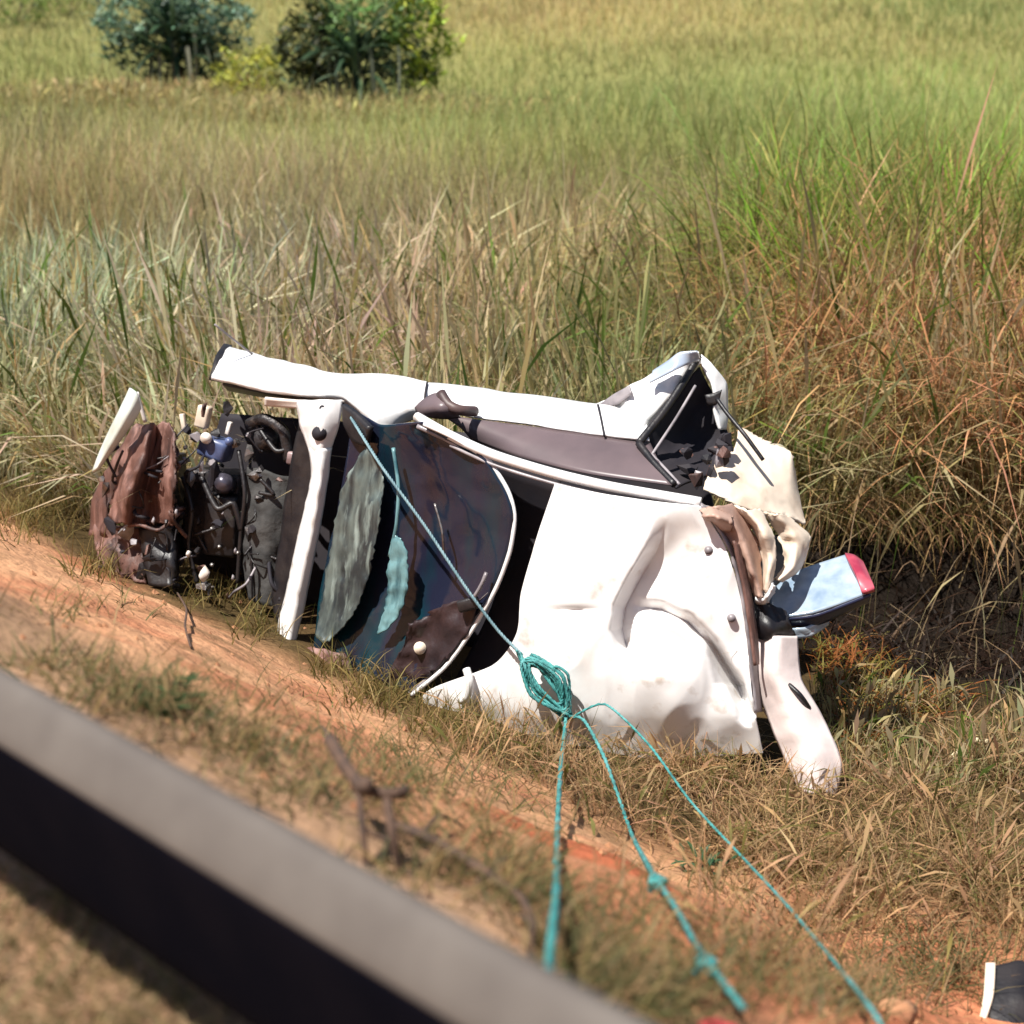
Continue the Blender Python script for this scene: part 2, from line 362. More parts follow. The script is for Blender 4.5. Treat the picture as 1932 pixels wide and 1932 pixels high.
# -- roof panel with its big dent
C1 = [(1240, 965), (1215, 1030), (1180, 1090), (1155, 1140), (1148, 1190), (1160, 1235), (1200, 1285)]
C2 = [(1190, 1140), (1250, 1146), (1300, 1170), (1345, 1215), (1392, 1290), (1412, 1345)]
def polydist(u, v, pts):
    best = (1e9, 0)
    for (x0, y0), (x1, y1) in zip(pts, pts[1:]):
        dx, dy = x1 - x0, y1 - y0; t = max(0, min(1, ((u - x0) * dx + (v - y0) * dy) / (dx * dx + dy * dy)))
        ex, ey = u - x0 - t * dx, v - y0 - t * dy; d = math.hypot(ex, ey)
        if d < best[0]: best = (d, 1 if dx * ey - dy * ex < 0 else -1)
    return best
def sm(x): x = max(0, min(1, x)); return x * x * (3 - 2 * x)
def rmp(x): return max(0, min(1, x))
def roof_dent(u, v):
    d, s = polydist(u, v, C1)
    d *= s                            # positive on the right of the crease
    k = sm((v - 960) / 130) * sm((1285 - v) / 80)
    o = .15 * k * (rmp(d / 24) * (1 - rmp((d - 26) / 100)))
    d2, s2 = polydist(u, v, C2)
    d2 *= -s2                         # positive below / left of the second crease
    fade = sm((u - 1185) / 60)
    o += .10 * fade * rmp(1 - abs(d2 - 4) / 20)
    if 1185 < v < 1350:               # pushed-in wedge beside the rear edge
        xl = np.interp(v, [1185, 1290, 1350], [1322, 1346, 1402]); xr = np.interp(v, [1185, 1290, 1350], [1330, 1398, 1420])
        t = (u - xl) / (xr - xl); dp = .16 * (xr - xl) / 52
        if 0 < t < 1.2: o += dp * t if t < 1 else dp * (1.2 - t) / .2
    o -= .07 * sm(1.15 - math.hypot((u - 1262) / (75 if u > 1262 else 95), (v - 1290) / 110))
    o += .02 * math.exp(-((v - 1150) / 6) ** 2) * math.exp(-((u - 1085) / 38) ** 2)
    return o + .025 * abs(noise.noise(Vector((u / 190 + v / 400, v / 170, 1)))) + .02 * abs(noise.noise(Vector((u / 60, v / 90, 4)))) - .015
loft('roof', [
    [(1048, 912, .0), (1130, 930, -.01), (1230, 945, -.01), (1322, 955, .0)],
    [(1018, 1000, .0), (1120, 1010, -.03), (1240, 1020, -.03), (1368, 1030, .03)],
    [(985, 1115, .0), (1100, 1120, -.05), (1240, 1120, -.05), (1395, 1120, .04)],
    [(975, 1195, .0), (1090, 1200, -.05), (1240, 1200, -.05), (1410, 1210, .04)],
    [(930, 1255, .03), (1070, 1280, -.03), (1240, 1290, -.03), (1418, 1300, .03)],
    [(800, 1310, .06), (1000, 1345, .02), (1240, 1350, .0), (1425, 1352, .03)],
    [(840, 1400, .16), (1030, 1420, .12), (1240, 1430, .10), (1440, 1420, .10)]],
    M['paint'], car, nu=170, nv=130, dent=roof_dent, solid=.014)
loft('roof_edge', [
    [(1322, 950, .01), (1372, 1030, .02), (1398, 1120, .02), (1412, 1220, .02), (1424, 1345, .02)],
    [(1336, 956, .10), (1386, 1030, .11), (1408, 1120, .11), (1424, 1220, .11), (1436, 1345, .11)]],
    M['trim'], car, nu=30, nv=5, crumple=.02, cs=9)
for (u, v) in ((1337, 1038), (1380, 1166)):
    link('roof_hole', cyl_mesh('h', P(u, v, roof_dent(u, v) + .03), P(u, v, roof_dent(u, v) - .004), .02, 14), M['trim'], car)
# -- windscreen, its bent frame and what is left of the glass
TR = [(800, 800), (860, 828), (920, 868), (958, 925), (971, 975), (962, 1040), (936, 1110), (890, 1190), (840, 1258), (776, 1312)]
loft('windscreen', [
    [(662, 772, .40), (655, 860, .44), (628, 1000, .46), (604, 1120, .46), (590, 1240, .44)],
    [(715, 800, .30), (730, 900, .34), (720, 1020, .36), (690, 1130, .36), (660, 1262, .32)],
    [(760, 798, .22), (830, 900, .20), (850, 1010, .22), (800, 1140, .24), (715, 1285, .22)],
    [(796, 798, .12), (915, 868, .05), (968, 975, .02), (920, 1130, .06), (774, 1310, .14)]],
    M['glass'], car, nu=48, nv=32, crumple=.02, cs=3.2, solid=.008)
link('windscreen_trim', tube_mesh('t', [P(u, v, .02 + .08 * abs(i - 4.5) / 4.5) for i, (u, v) in enumerate(TR)], .011, 8, 60), M['paint'], car)
link('windscreen_seal', tube_mesh('t', [P(u - 12, v + 4, .06 + .08 * abs(i - 4.5) / 4.5) for i, (u, v) in enumerate(TR)], .013, 8, 60), M['trim'], car)
loft('broken_glass', [
    [(690, 838, .29), (655, 900, .36), (630, 1000, .40), (612, 1110, .42), (594, 1200, .38)],
    [(712, 868, .25), (690, 930, .28), (668, 1030, .32), (645, 1130, .34), (612, 1212, .34)],
    [(722, 905, .24), (718, 970, .22), (704, 1050, .24), (672, 1150, .28), (634, 1196, .30)]],
    M['shatter'], car, nu=50, nv=26, jag=5, crumple=.025, cs=5, solid=.006, seed=3)
loft('glass_reflection', [
    [(742, 1010, .16), (732, 1060, .17), (730, 1110, .18), (726, 1150, .19), (712, 1196, .2)],
    [(756, 1016, .14), (770, 1050, .14), (768, 1110, .15), (752, 1160, .16), (728, 1190, .18)]],
    M['teal_glass'], car, nu=34, nv=8, jag=3.5, crumple=.014, cs=14, solid=.008, seed=5)  # teal strip paints a reflection on the windscreen
link('wiper', tube_mesh('w', [P(742, 845, .2), P(752, 920, .17), P(748, 990, .16), P(735, 1050, .18)], .010, 6, 16), M['teal_glass'], car)
link('wiper_blade', tube_mesh('w', [P(820, 950, .12), P(834, 1000, .10), P(838, 1050, .10)], .006, 6, 10), M['metal'], car)
link('white_cap', cyl_mesh('c', P(794, 1224, .20), P(792, 1222, .105), .034, 14, .03), M['cream'], car)
loft('torn_lining', [[(775, 1180, .13), (840, 1140, .10), (905, 1130, .05)], [(745, 1250, .16), (800, 1220, .13), (880, 1195, .05)], [(725, 1292, .18), (765, 1296, .16), (835, 1252, .07)]], M['maroon'], car, nu=24, nv=14, jag=14, crumple=.03, cs=8, solid=.008, seed=6)
loft('pillar_gap_black', [[(648, 762, .42), (672, 778, .36), (700, 806, .26)], [(652, 800, .44), (668, 830, .40), (692, 842, .30)]], M['black'], car, nu=12, nv=6, solid=.03)  # black sheet added to paint the dark gap between fender and windscreen
loft('sill_scrap', [[(532, 1228, .36), (585, 1222, .34), (650, 1232, .30)], [(540, 1262, .30), (600, 1280, .28), (680, 1300, .26)]], M['brown'], car, nu=16, nv=6, crumple=.03, cs=10, seed=7)
link('inner_mirror', box_mesh('m', P(884, 1140, .02), (.055, .03, .02), bevel=.012, twist=.5), M['black'], car)
link('mirror_stem', tube_mesh('m', [P(884, 1142, .02), P(905, 1110, .0), P(918, 1080, .01)], .010, 6, 8), M['trim'], car)
# -- dark cabin behind the torn-open roof
loft('cabin_lining', [
    [(920, 860, .14), (1060, 905, .14)], [(960, 1000, .30), (1030, 1000, .26)], [(930, 1140, .32), (1000, 1140, .26)], [(850, 1300, .24), (980, 1290, .2)]],
    M['interior'], car, nu=10, nv=12)
loft('floor_pan', [
    [(420, 780, 1.15), (700, 800, 1.15), (1000, 830, 1.15), (1330, 880, 1.15)],
    [(360, 980, 1.15), (700, 1030, 1.15), (1000, 1080, 1.15), (1380, 1120, 1.15)],
    [(360, 1060, 1.15), (700, 1180, 1.15), (1000, 1240, 1.15), (1400, 1300, 1.15)]],
    M['interior'], car, nu=20, nv=14, solid=.03)
loft('seat_back', [[(985, 900, .5), (1040, 920, .5)], [(970, 1050, .45), (1030, 1050, .45)], [(950, 1200, .5), (1010, 1200, .5)]], M['interior'], car, nu=8, nv=10, solid=.12)
link('pillar_scrap', tube_mesh('p', [P(880, 1262, -.02), P(886, 1285, -.04), P(882, 1312, -.02), P(868, 1322, .0)], .02, 8, 12), M['paint'], car)
# -- white cowl bar and strut tower
cowl = loft('cowl_bar', [
    [(584, 846, .48), (588, 900, .48), (566, 1000, .48), (540, 1120, .48), (526, 1180, .46), (524, 1252, .42)],
    [(604, 846, .42), (602, 900, .41), (586, 1000, .41), (560, 1120, .41), (546, 1190, .40), (534, 1252, .37)],
    [(624, 846, .48), (618, 900, .48), (602, 1000, .48), (578, 1120, .48), (562, 1190, .46), (546, 1250, .42)]],
    M['paint'], car, nu=40, nv=8, crumple=.012, cs=8)
loft('strut_tower', [
    [(560, 756, .52), (566, 800, .52), (584, 852, .50)], [(602, 754, .45), (603, 800, .42), (604, 856, .43)], [(646, 754, .50), (640, 800, .50), (622, 852, .50)]],
    M['paint'], car, nu=18, nv=12, crumple=.01, cs=9)
link('strut_hole', cyl_mesh('s', P(604, 818, .46), P(602, 818, .412), .038, 20), M['interior'], car)
link('strut_hole', cyl_mesh('s', P(608, 770, .48), P(608, 770, .438), .016, 12), M['interior'], car)
loft('inner_wing', [
    [(500, 750, .62), (560, 755, .58), (650, 757, .5)], [(500, 765, .66), (560, 770, .60), (600, 772, .5)]], M['paint_dirty'], car, nu=14, nv=5)
loft('bulkhead', [
    [(640, 780, .62), (600, 900, .64), (560, 1060, .64), (540, 1230, .6)], [(566, 790, .70), (545, 900, .72), (528, 1020, .72), (510, 1130, .68)]],
    M['black'], car, nu=16, nv=10, crumple=.02, cs=5)
# -- engine bay
ENG = .22
def PE(u, v, o=0.0): return P(u, v, o + (ENG if u > 330 else ENG * .55))

loft('firewall_mat', [
    [(468, 880, .56), (462, 960, .54), (458, 1050, .55), (470, 1130, .56)], [(500, 885, .52), (500, 960, .48), (500, 1050, .5), (500, 1140, .52)], [(548, 900, .56), (540, 980, .54), (528, 1060, .54), (520, 1145, .54)]],
    mat('grey_felt_mat', (.06, .058, .056), (.02, .02, .02), 8, .85, bump=.3), car, conv=PE, nu=20, nv=12, crumple=.03, cs=6)
link('engine_block', box_mesh('e', PE(415, 960, .78), (.17, .22, .12), bevel=.02, twist=.1), M['engine'], car)
link('valve_cover', box_mesh('e', PE(420, 990, .62), (.10, .17, .05), bevel=.02, twist=.12), M['black'], car)
for k in range(5):
    link('cover_bolt', cyl_mesh('b', PE(400 + 14 * (k % 2), 930 + 34 * k, .58), PE(400 + 14 * (k % 2), 930 + 34 * k, .545), .011, 10), M['metal'], car)
link('radiator', (lambda m: m)(box_mesh('r', PE(318, 960, .80), (.03, .30, .16), bevel=.01, twist=.16)), M['engine'], car)
loft('bonnet_fold', [
    [(262, 806, .60), (240, 860, .56), (216, 920, .56), (206, 985, .60)], [(284, 800, .50), (266, 870, .40), (246, 930, .40), (236, 988, .48)],
    [(296, 800, .60), (286, 870, .60), (274, 930, .60), (266, 992, .60)],
    [(312, 796, .56), (312, 870, .52), (302, 930, .52), (300, 985, .56)], [(330, 820, .50), (332, 870, .40), (330, 930, .42), (326, 992, .52)]],
    M['brown'], car, conv=PE, nu=40, nv=34, jag=6, crumple=.03, cs=6, seed=1)
loft('grille_panel', [
    [(256, 800, .66), (205, 880, .68), (176, 940, .70), (168, 1010, .72)], [(270, 806, .62), (235, 890, .62), (206, 950, .63), (200, 1010, .64)]],
    M['brown'], car, conv=PE, nu=16, nv=8, crumple=.03, cs=9, seed=2)
loft('lower_grille', [
    [(176, 985, .70), (178, 1030, .66), (190, 1070, .62)], [(215, 990, .64), (222, 1040, .60), (226, 1090, .56)], [(262, 1000, .62), (270, 1050, .58), (272, 1102, .54)]],
    M['brown'], car, conv=PE, nu=14, nv=14, crumple=.045, cs=12, seed=9)
loft('splash_guard', [[(262, 995, .58), (270, 1050, .54), (280, 1104, .50)], [(330, 990, .58), (336, 1050, .54), (340, 1112, .50)]], M['black'], car, conv=PE, nu=12, nv=8, crumple=.03, cs=7)
loft('bumper_corner', [
    [(174, 892, .62), (198, 830, .58), (224, 778, .56), (246, 732, .56)], [(182, 886, .56), (212, 832, .52), (240, 784, .5), (258, 742, .52)], [(186, 884, .60), (222, 836, .56), (252, 796, .56), (266, 770, .56)]],
    mat('pale_green_white_paint', (.56, .60, .55), (.40, .42, .36), 5, .4), car, nu=18, nv=8, crumple=.008)
link('bumper_strut', tube_mesh('b', [PE(258, 740, .52), PE(266, 768, .54), PE(274, 796, .56)], .012, 6, 8), M['white_plastic'], car)
link('filler_neck', box_mesh('f', PE(384, 786, .62), (.036, .062, .03), bevel=.012, twist=-.06), M['cream'], car)
link('bracket', box_mesh('f', PE(346, 796, .62), (.013, .045, .015), bevel=.006, twist=.35), M['cream'], car)
link('bracket', box_mesh('f', PE(432, 808, .62), (.012, .036, .015), bevel=.006, twist=-.1), M['white_plastic'], car)
rv = link('fluid_reservoir', box_mesh('f', PE(408, 845, .60), (.085, .06, .07), bevel=.025, twist=-.12), M['blue'], car)
link('cap', cyl_mesh('c', PE(390, 828, .54), PE(388, 826, .49), .030, 16), M['white_plastic'], rv)
link('cap', cyl_mesh('c', PE(432, 834, .54), PE(432, 832, .50), .022, 14), M['blue'], rv)
link('pump_cover', cyl_mesh('c', PE(424, 915, .62), PE(420, 908, .50), 0.062, 24, .045), mat('grey_violet_metal', (.14, .13, .17), (.05, .045, .06), 8, .3, metal=.5), car)
link('alternator', cyl_mesh('c', PE(505, 830, .72), PE(500, 826, .58), .07, 20, .06), M['engine'], car)
link('air_duct', tube_mesh('d', [PE(470, 800, .6), PE(500, 790, .56), PE(535, 815, .56), PE(545, 870, .58)], .03, 10, 16), M['engine'], car)
link('lamp_bulb', box_mesh('f', PE(552, 865, .54), (.03, .035, .02), bevel=.012), mat('pink_grey_plastic', (.36, .26, .26), (.15, .1, .1), 9, .4), car)
for i, pts in enumerate(([(345, 900, .58), (362, 960, .54), (356, 1030, .55), (372, 1100, .56)], [(450, 850, .55), (462, 930, .5), (454, 1010, .52), (448, 1100, .54)],
                         [(470, 990, .53), (474, 1060, .51), (476, 1130, .52)], [(380, 900, .52), (410, 960, .48), (440, 950, .5), (455, 1000, .52)],
                         [(210, 1000, .58), (260, 990, .5), (300, 1000, .48), (338, 968, .5)], [(480, 795, .6), (520, 850, .55), (545, 845, .56)])):
    link('hose', tube_mesh('h', [PE(*p) for p in pts], (.014, .012, .006, .016, .01, .014)[i], 8, 22), M['black' if i != 4 else 'brown'], car)
def shard_mesh(c, r, sx=1, sz=1):
    bm = bmesh.new()
    for _ in range(16):
        d = Vector((random.gauss(0, 1), random.gauss(0, 1), random.gauss(0, 1))).normalized() * r * random.uniform(.6, 1.2)
        bm.verts.new(c + AX * d.x * sx + BX * d.y * sz + NR * d.z)
    bmesh.ops.convex_hull(bm, input=bm.verts); 
    bmesh.ops.delete(bm, geom=[v for v in bm.verts if not v.link_faces], context='VERTS')
    me = bpy.data.meshes.new('shard'); bm.to_mesh(me); bm.free(); return me
for (u, v, o, r) in ((386, 1082, .30, .042), (356, 1044, .34, .022), (444, 1040, .36, .014), (440, 1090, .36, .014), (420, 968, .36, .010), (290, 982, .40, .018), (332, 966, .36, .018), (235, 1000, .5, .010)):
    link('broken_fitting', shard_mesh(PE(u, v, o), r, .7, 1.3), M['white_plastic' if r > .02 else 'trim'], car, smooth=True)
for k in range(90):
    u = random.uniform(180, 550); v = random.uniform(800, 1110) if u < 340 else random.uniform(770, 1130)
    if 205 < u < 335 and v < 985 and random.random() < .8: continue
    link('engine_scrap', shard_mesh(PE(u, v, random.uniform(.46, .62)), random.uniform(.012, .045), random.uniform(.5, 1.4), random.uniform(.6, 2)), M[random.choice(['black', 'black', 'engine', 'engine', 'metal', 'metal', 'brown', 'interior', 'trim', 'interior'] if random.random() < .985 else ['paint_dirty', 'cream'])], car, smooth=False)
for k in range(26):
    u = random.uniform(190, 540); v = random.uniform(800, 1080); q = [PE(u, v, random.uniform(.46, .58))]
    for _ in range(3):
        u += random.gauss(0, 22); v += random.uniform(-5, 45); q.append(PE(u, min(v, 1130), random.uniform(.44, .58)))
    link('wire', tube_mesh('w', q, random.choice((.004, .005, .008, .011)), 6, 14), M[random.choice(['black', 'black', 'interior', 'brown', 'engine', 'engine', 'trim'])], car)
# -- rear: raised quarter panel, hatch opening, crumpled tail, lamp and bumper
loft('rear_quarter', [
    [(1120, 766, 1.44), (1175, 738, 1.55), (1240, 700, 1.66), (1282, 668, 1.76), (1318, 666, 1.78)],
    [(1150, 772, 1.44), (1190, 762, 1.52), (1240, 735, 1.60), (1290, 700, 1.68), (1322, 684, 1.70)],
    [(1180, 800, 1.44), (1200, 798, 1.48), (1235, 775, 1.52), (1275, 735, 1.60), (1316, 690, 1.66)],
    [(1205, 836, 1.42), (1215, 820, 1.44), (1240, 790, 1.46), (1275, 745, 1.54), (1312, 698, 1.62)]],
    M['paint'], car, conv=at_z, nu=36, nv=22, crumple=.025, cs=6)
loft('quarter_sky_sheen', [
    [(1232, 700, 1.69), (1262, 680, 1.745), (1284, 664, 1.79), (1316, 663, 1.80)], [(1226, 722, 1.65), (1262, 704, 1.70), (1292, 690, 1.73), (1319, 680, 1.735)]],
    M['sky_blue_sheen'], car, conv=at_z, nu=16, nv=6, solid=.008)
loft('quarter_sky_sheen', [[(1130, 764, 1.475), (1158, 744, 1.54), (1188, 728, 1.60)], [(1146, 772, 1.46), (1170, 760, 1.51), (1192, 742, 1.575)]], M['trim'], car, conv=at_z, nu=10, nv=5, solid=.008)  # both strips are added to paint the sky reflection on the panel
loft('hatch_side', [
    [(1322, 668, .78), (1345, 690, .80), (1368, 722, .82), (1372, 780, .84), (1368, 812, .84)],
    [(1324, 690, .76), (1340, 720, .76), (1348, 750, .76), (1346, 775, .76), (1358, 812, .76)]],
    M['paint'], car, nu=20, nv=6, crumple=.02, cs=8)
loft('hatch_lining', [
    [(1318, 690, .80), (1345, 745, .84), (1378, 830, .84), (1385, 870, .80)],
    [(1265, 770, .66), (1290, 810, .78), (1330, 860, .76), (1350, 890, .62)],
    [(1205, 836, .42), (1228, 866, .44), (1255, 900, .36), (1275, 918, .28)]],
    M['interior'], car, nu=20, nv=16, crumple=.03, cs=7)
fr = link('window_frame', join_mesh('wf', [
    tube_mesh('a', [P(1318, 672, .72), P(1290, 720, .62), P(1250, 780, .48), P(1205, 836, .34)], .019, 8, 20),
    tube_mesh('b', [P(1205, 836, .34), P(1235, 875, .24), P(1272, 914, .14)], .018, 8, 12)]), M['black'], car)
link('window_seal', join_mesh('ws', [
    tube_mesh('a', [P(1312, 728, .60), P(1275, 790, .46), P(1230, 858, .30)], .008, 6, 16),
    tube_mesh('b', [P(1230, 858, .30), P(1262, 892, .20), P(1282, 914, .14)], .008, 6, 10)]), M['trim'], fr)
loft('torn_trim', [[(1330, 745, .60), (1345, 742, .60), (1362, 735, .60)], [(1335, 765, .60), (1350, 765, .6), (1358, 752, .6)]], M['black'], car, nu=8, nv=4)
for k in range(16):
    u = random.uniform(1285, 1372); v = random.uniform(840, 915) - max(0, (u - 1330)) * .4
    link('torn_metal', shard_mesh(P(u, v, random.uniform(.26, .42)), random.uniform(.02, .05), random.uniform(.5, 1.3), random.uniform(.6, 1.6)), M[random.choice(['brown', 'shade_tan', 'black', 'interior', 'interior', 'trim'])], car, smooth=False)
loft('tailgate', [
    [(1392, 802, .66), (1430, 825, .68), (1462, 842, .70), (1490, 856, .72), (1498, 890, .74)],
    [(1385, 850, .50), (1420, 868, .54), (1455, 885, .58), (1490, 905, .64), (1505, 930, .70)],
    [(1345, 880, .36), (1390, 900, .38), (1440, 930, .42), (1480, 955, .52), (1520, 985, .62)],
    [(1322, 926, .20), (1370, 945, .22), (1420, 962, .30), (1470, 972, .42), (1515, 988, .56)]],
    M['cream'], car, nu=40, nv=26, jag=6, crumple=.035, cs=3.6, seed=4)
loft('tailgate_skin', [[(1420, 838, .74), (1470, 838, .76), (1488, 850, .78)], [(1462, 890, .66), (1490, 900, .72), (1500, 920, .74)], [(1500, 965, .62), (1512, 975, .68), (1520, 985, .70)]],
     mat('olive_primer', (.38, .34, .24), (.25, .2, .14), 6, .6), car, nu=16, nv=12, crumple=.03, cs=7, seed=8)
link('aerial', tube_mesh('a', [P(1352, 752, .55), P(1372, 780, .5), P(1405, 820, .44), P(1440, 868, .42)], .010, 6, 16), M['black'], car)
link('front_aerial', tube_mesh('a', [at_z(476, 668, 1.475), at_z(440, 640, 1.58), at_z(405, 612, 1.68)], .006, 5, 8), M['trim'], car)
FOLD = [([(1322, 955, .04), (1350, 975, .06), (1385, 1030, .06), (1412, 1090, .08), (1424, 1125, .10)], [(1380, 955, .12), (1410, 990, .16), (1430, 1040, .18), (1436, 1090, .16), (1440, 1130, .14)], 'shade_tan', 1),
        ([(1385, 958, .16), (1420, 1000, .20), (1440, 1060, .22), (1436, 1112, .20)], [(1430, 966, .14), (1458, 1010, .10), (1462, 1060, .10), (1452, 1120, .12)], 'cream', 2),
        ([(1440, 968, .28), (1470, 1010, .28), (1480, 1060, .24), (1462, 1092, .20)], [(1490, 975, .34), (1526, 1016, .36), (1510, 1070, .30), (1474, 1094, .22)], 'cream', 3),
        ([(1322, 962, .0), (1345, 960, -.03), (1380, 972, .02)], [(1330, 985, .04), (1350, 990, .02), (1380, 1000, .08)], 'shade_tan', 4),
        ([(1424, 1120, .16), (1440, 1128, .12), (1456, 1100, .10)], [(1426, 1142, .16), (1445, 1136, .12), (1462, 1112, .14)], 'paint', 6)]
for a, b, mm, sd_ in FOLD:
    mid = [((p[0] + q[0]) / 2, (p[1] + q[1]) / 2, (p[2] + q[2]) / 2 - .09) for p, q in zip([a[min(i, len(a) - 1)] for i in range(min(len(a), len(b)))], b)]
    loft('crumpled_panel', [a, mid, b], M[mm], car, nu=34, nv=20, jag=5, crumple=.035, cs=6, seed=sd_)
loft('tail_inner', [[(1400, 1030, .30), (1420, 1130, .28), (1425, 1260, .24)], [(1500, 1000, .60), (1500, 1100, .52), (1480, 1200, .44)]], M['black'], car, nu=14, nv=8, crumple=.03, cs=6)
loft('seam_strip', [[(1384, 1020, -.02), (1402, 1110, -.02), (1416, 1200, -.02), (1424, 1256, -.02)], [(1396, 1030, .03), (1414, 1110, .03), (1428, 1200, .03), (1430, 1254, .03)]], M['brown'], car, nu=20, nv=4, crumple=.012, cs=14)
lamp = loft('tail_lamp', [
    [(1462, 1112, .40), (1500, 1082, .46), (1600, 1048, .54)], [(1454, 1140, .31), (1506, 1116, .35), (1624, 1084, .43)], [(1468, 1166, .24), (1540, 1156, .26), (1640, 1120, .36)]],
    M['lens'], car, nu=20, nv=14, crumple=.008, solid=.02)
loft('red_lens', [[(1594, 1047, .53), (1610, 1050, .53), (1626, 1062, .53)], [(1612, 1080, .405), (1626, 1084, .41), (1641, 1096, .41)], [(1628, 1120, .335), (1636, 1118, .33), (1650, 1112, .345)]], M['red_lens'], lamp, nu=12, nv=10, solid=.024)
loft('lamp_base', [[(1466, 1166, .24), (1540, 1158, .26), (1642, 1120, .36)], [(1470, 1182, .30), (1545, 1176, .32), (1636, 1134, .42)]], mat('navy_plastic', (.02, .025, .06), None, rough=.3), lamp, nu=18, nv=5, solid=.02)
loft('lamp_socket', [[(1422, 1132, .18), (1450, 1140, .18), (1478, 1160, .18)], [(1420, 1165, .12), (1450, 1180, .08), (1490, 1180, .16)], [(1424, 1196, .16), (1460, 1204, .12), (1500, 1196, .2)]], M['black'], car, nu=14, nv=12, crumple=.03, cs=10, solid=.03)
loft('bright_strip', [[(1478, 1184, .26), (1520, 1182, .28), (1566, 1160, .34)], [(1490, 1208, .28), (1530, 1202, .30), (1562, 1178, .36)]], M['lens'], car, nu=14, nv=6, crumple=.02, cs=14)
loft('rear_bumper', [
    [(1430, 1204, .18), (1426, 1270, .14), (1446, 1340, .12), (1478, 1420, .08), (1510, 1492, .02)],
    [(1466, 1200, .08), (1462, 1270, .03), (1490, 1340, .02), (1522, 1420, -.02), (1545, 1500, -.04)],
    [(1502, 1202, .18), (1510, 1280, .14), (1550, 1352, .12), (1586, 1440, .08), (1574, 1500, .06)]],
    mat('scuffed_pinkish_bumper', (.74, .63, .60), (.55, .46, .43), 5, .4, lo=.5, hi=.8, bump=.06), car, nu=36, nv=14, crumple=.014, cs=6, solid=.02)
link('bumper_bracket', tube_mesh('b', [P(1488, 1292, .06), P(1510, 1312, .04), P(1526, 1336, .08)], .012, 6, 10), M['black'], car)
loft('bumper_scrap', [[(1440, 1340, .16), (1468, 1385, .12), (1478, 1420, .1)], [(1462, 1330, .14), (1486, 1380, .1), (1482, 1418, .08)]], M['cream'], car, nu=10, nv=5, crumple=.02, cs=12)

# ------------------------------------------------------------ ropes
def rope_mesh(name, pts, rad, res, turns):
    c = [np.array(p) for p in cr([tuple(p) for p in pts], res)]
    ms = []
    for s in range(3):
        q = []
        for i, p in enumerate(c):
            t = Vector(c[min(i + 1, res - 1)] - c[max(i - 1, 0)]).normalized(); a = t.cross(Vector((.3, 1, .1))).normalized(); b = t.cross(a)
            th = turns * 2 * math.pi * i / (res - 1) + s * 2.094
            q.append(Vector(p) + (a * math.cos(th) + b * math.sin(th)) * rad * .5)
        ms.append(tube_mesh('s', q, rad * .58, 6))
    return join_mesh(name, ms)
def rope(label, pts, rad, turns, res=90, m='rope', group='ropes tied to the wreck'):
    me = rope_mesh('rope', pts, rad, res, turns)
    return tag(link('rope', me, M[m], origin=pts[0]), label, 'rope', group)
rope('thin pale cord stretched across the dark windscreen to the knot', [P(662, 788, .37), P(720, 880, .14), P(800, 990, .05), P(880, 1110, -.04), P(940, 1190, -.06), P(985, 1236, -.09)], .0085, 30, 120, 'line')
knot = [P(982, 1232, -.10)]
for k in range(9):
    w_ = random.uniform(.2, 1.0); e = random.uniform(.75, 1.0); top = random.uniform(0, .3)
    for (t, sd_) in ((top + .05, -1), (.5, -1), (e, -.4), (e + .04, .3), (.55, 1), (top + .05, .8)):
        u = 985 + 88 * t; v = 1232 + 116 * t; w2 = w_ * math.sin(max(.15, min(1, t)) * math.pi * .85)
        knot.append(P(u + 30 * sd_ * w2, v - 24 * sd_ * w2, -.10 - .05 * random.random()))
knot += [P(1072, 1335, -.12), P(1076, 1352, -.12), P(1060, 1358, -.12), P(1066, 1345, -.15), P(1078, 1356, -.12)]
rope('loose coiled bundle of teal rope lying against the white roof', knot, .0085, 90, 420)
rope('teal loop hanging from the coiled bundle on the white roof', [P(975, 1228, -.12), P(1000, 1285, -.1), P(1035, 1332, -.1), P(1066, 1352, -.12), P(1050, 1300, -.13), P(1046, 1258, -.14), P(1072, 1275, -.14), P(1076, 1345, -.13)], .008, 40, 140)
def droop(pix):                       # pixels with the distance along the view axis
    return [at_depth(*p) for p in pix]
rope('thick teal rope hanging straight down towards the guardrail', [P(1068, 1348, -.13)] + [CAM + (ground_at(u, v) - CAM) * k for u, v, k in ((1066, 1375, .94), (1058, 1450, .91), (1052, 1560, .90), (1050, 1680, .89), (1042, 1760, .89), (1036, 1830, .88), (1030, 1890, .87), (1024, 1960, .86))], .0105, 56, 150)
def onground(pix, lift=.03):
    return [ground_at(u, v) + Vector((0, 0, lift)) for u, v in pix]
rope('dark teal knotted rope running down the bank to the bottom edge', [P(1072, 1352, -.13)] + onground([(1100, 1440), (1140, 1520)], .22) + onground([(1190, 1600), (1225, 1680), (1250, 1722), (1280, 1770), (1310, 1830), (1335, 1870), (1370, 1920), (1400, 1960)], .07), .009, 80, 160)
rope('thinner teal cord running through the dry grass on the right of the bank', [P(1085, 1350, -.12)] + [ground_at(u, v) + Vector((0, 0, l)) for u, v, l in ((1140, 1440, .3), (1220, 1520, .3), (1300, 1610, .24), (1400, 1710, .2), (1480, 1790, .16), (1560, 1875, .12), (1640, 1965, .08), (1680, 2010, .05))], .0065, 90, 140)
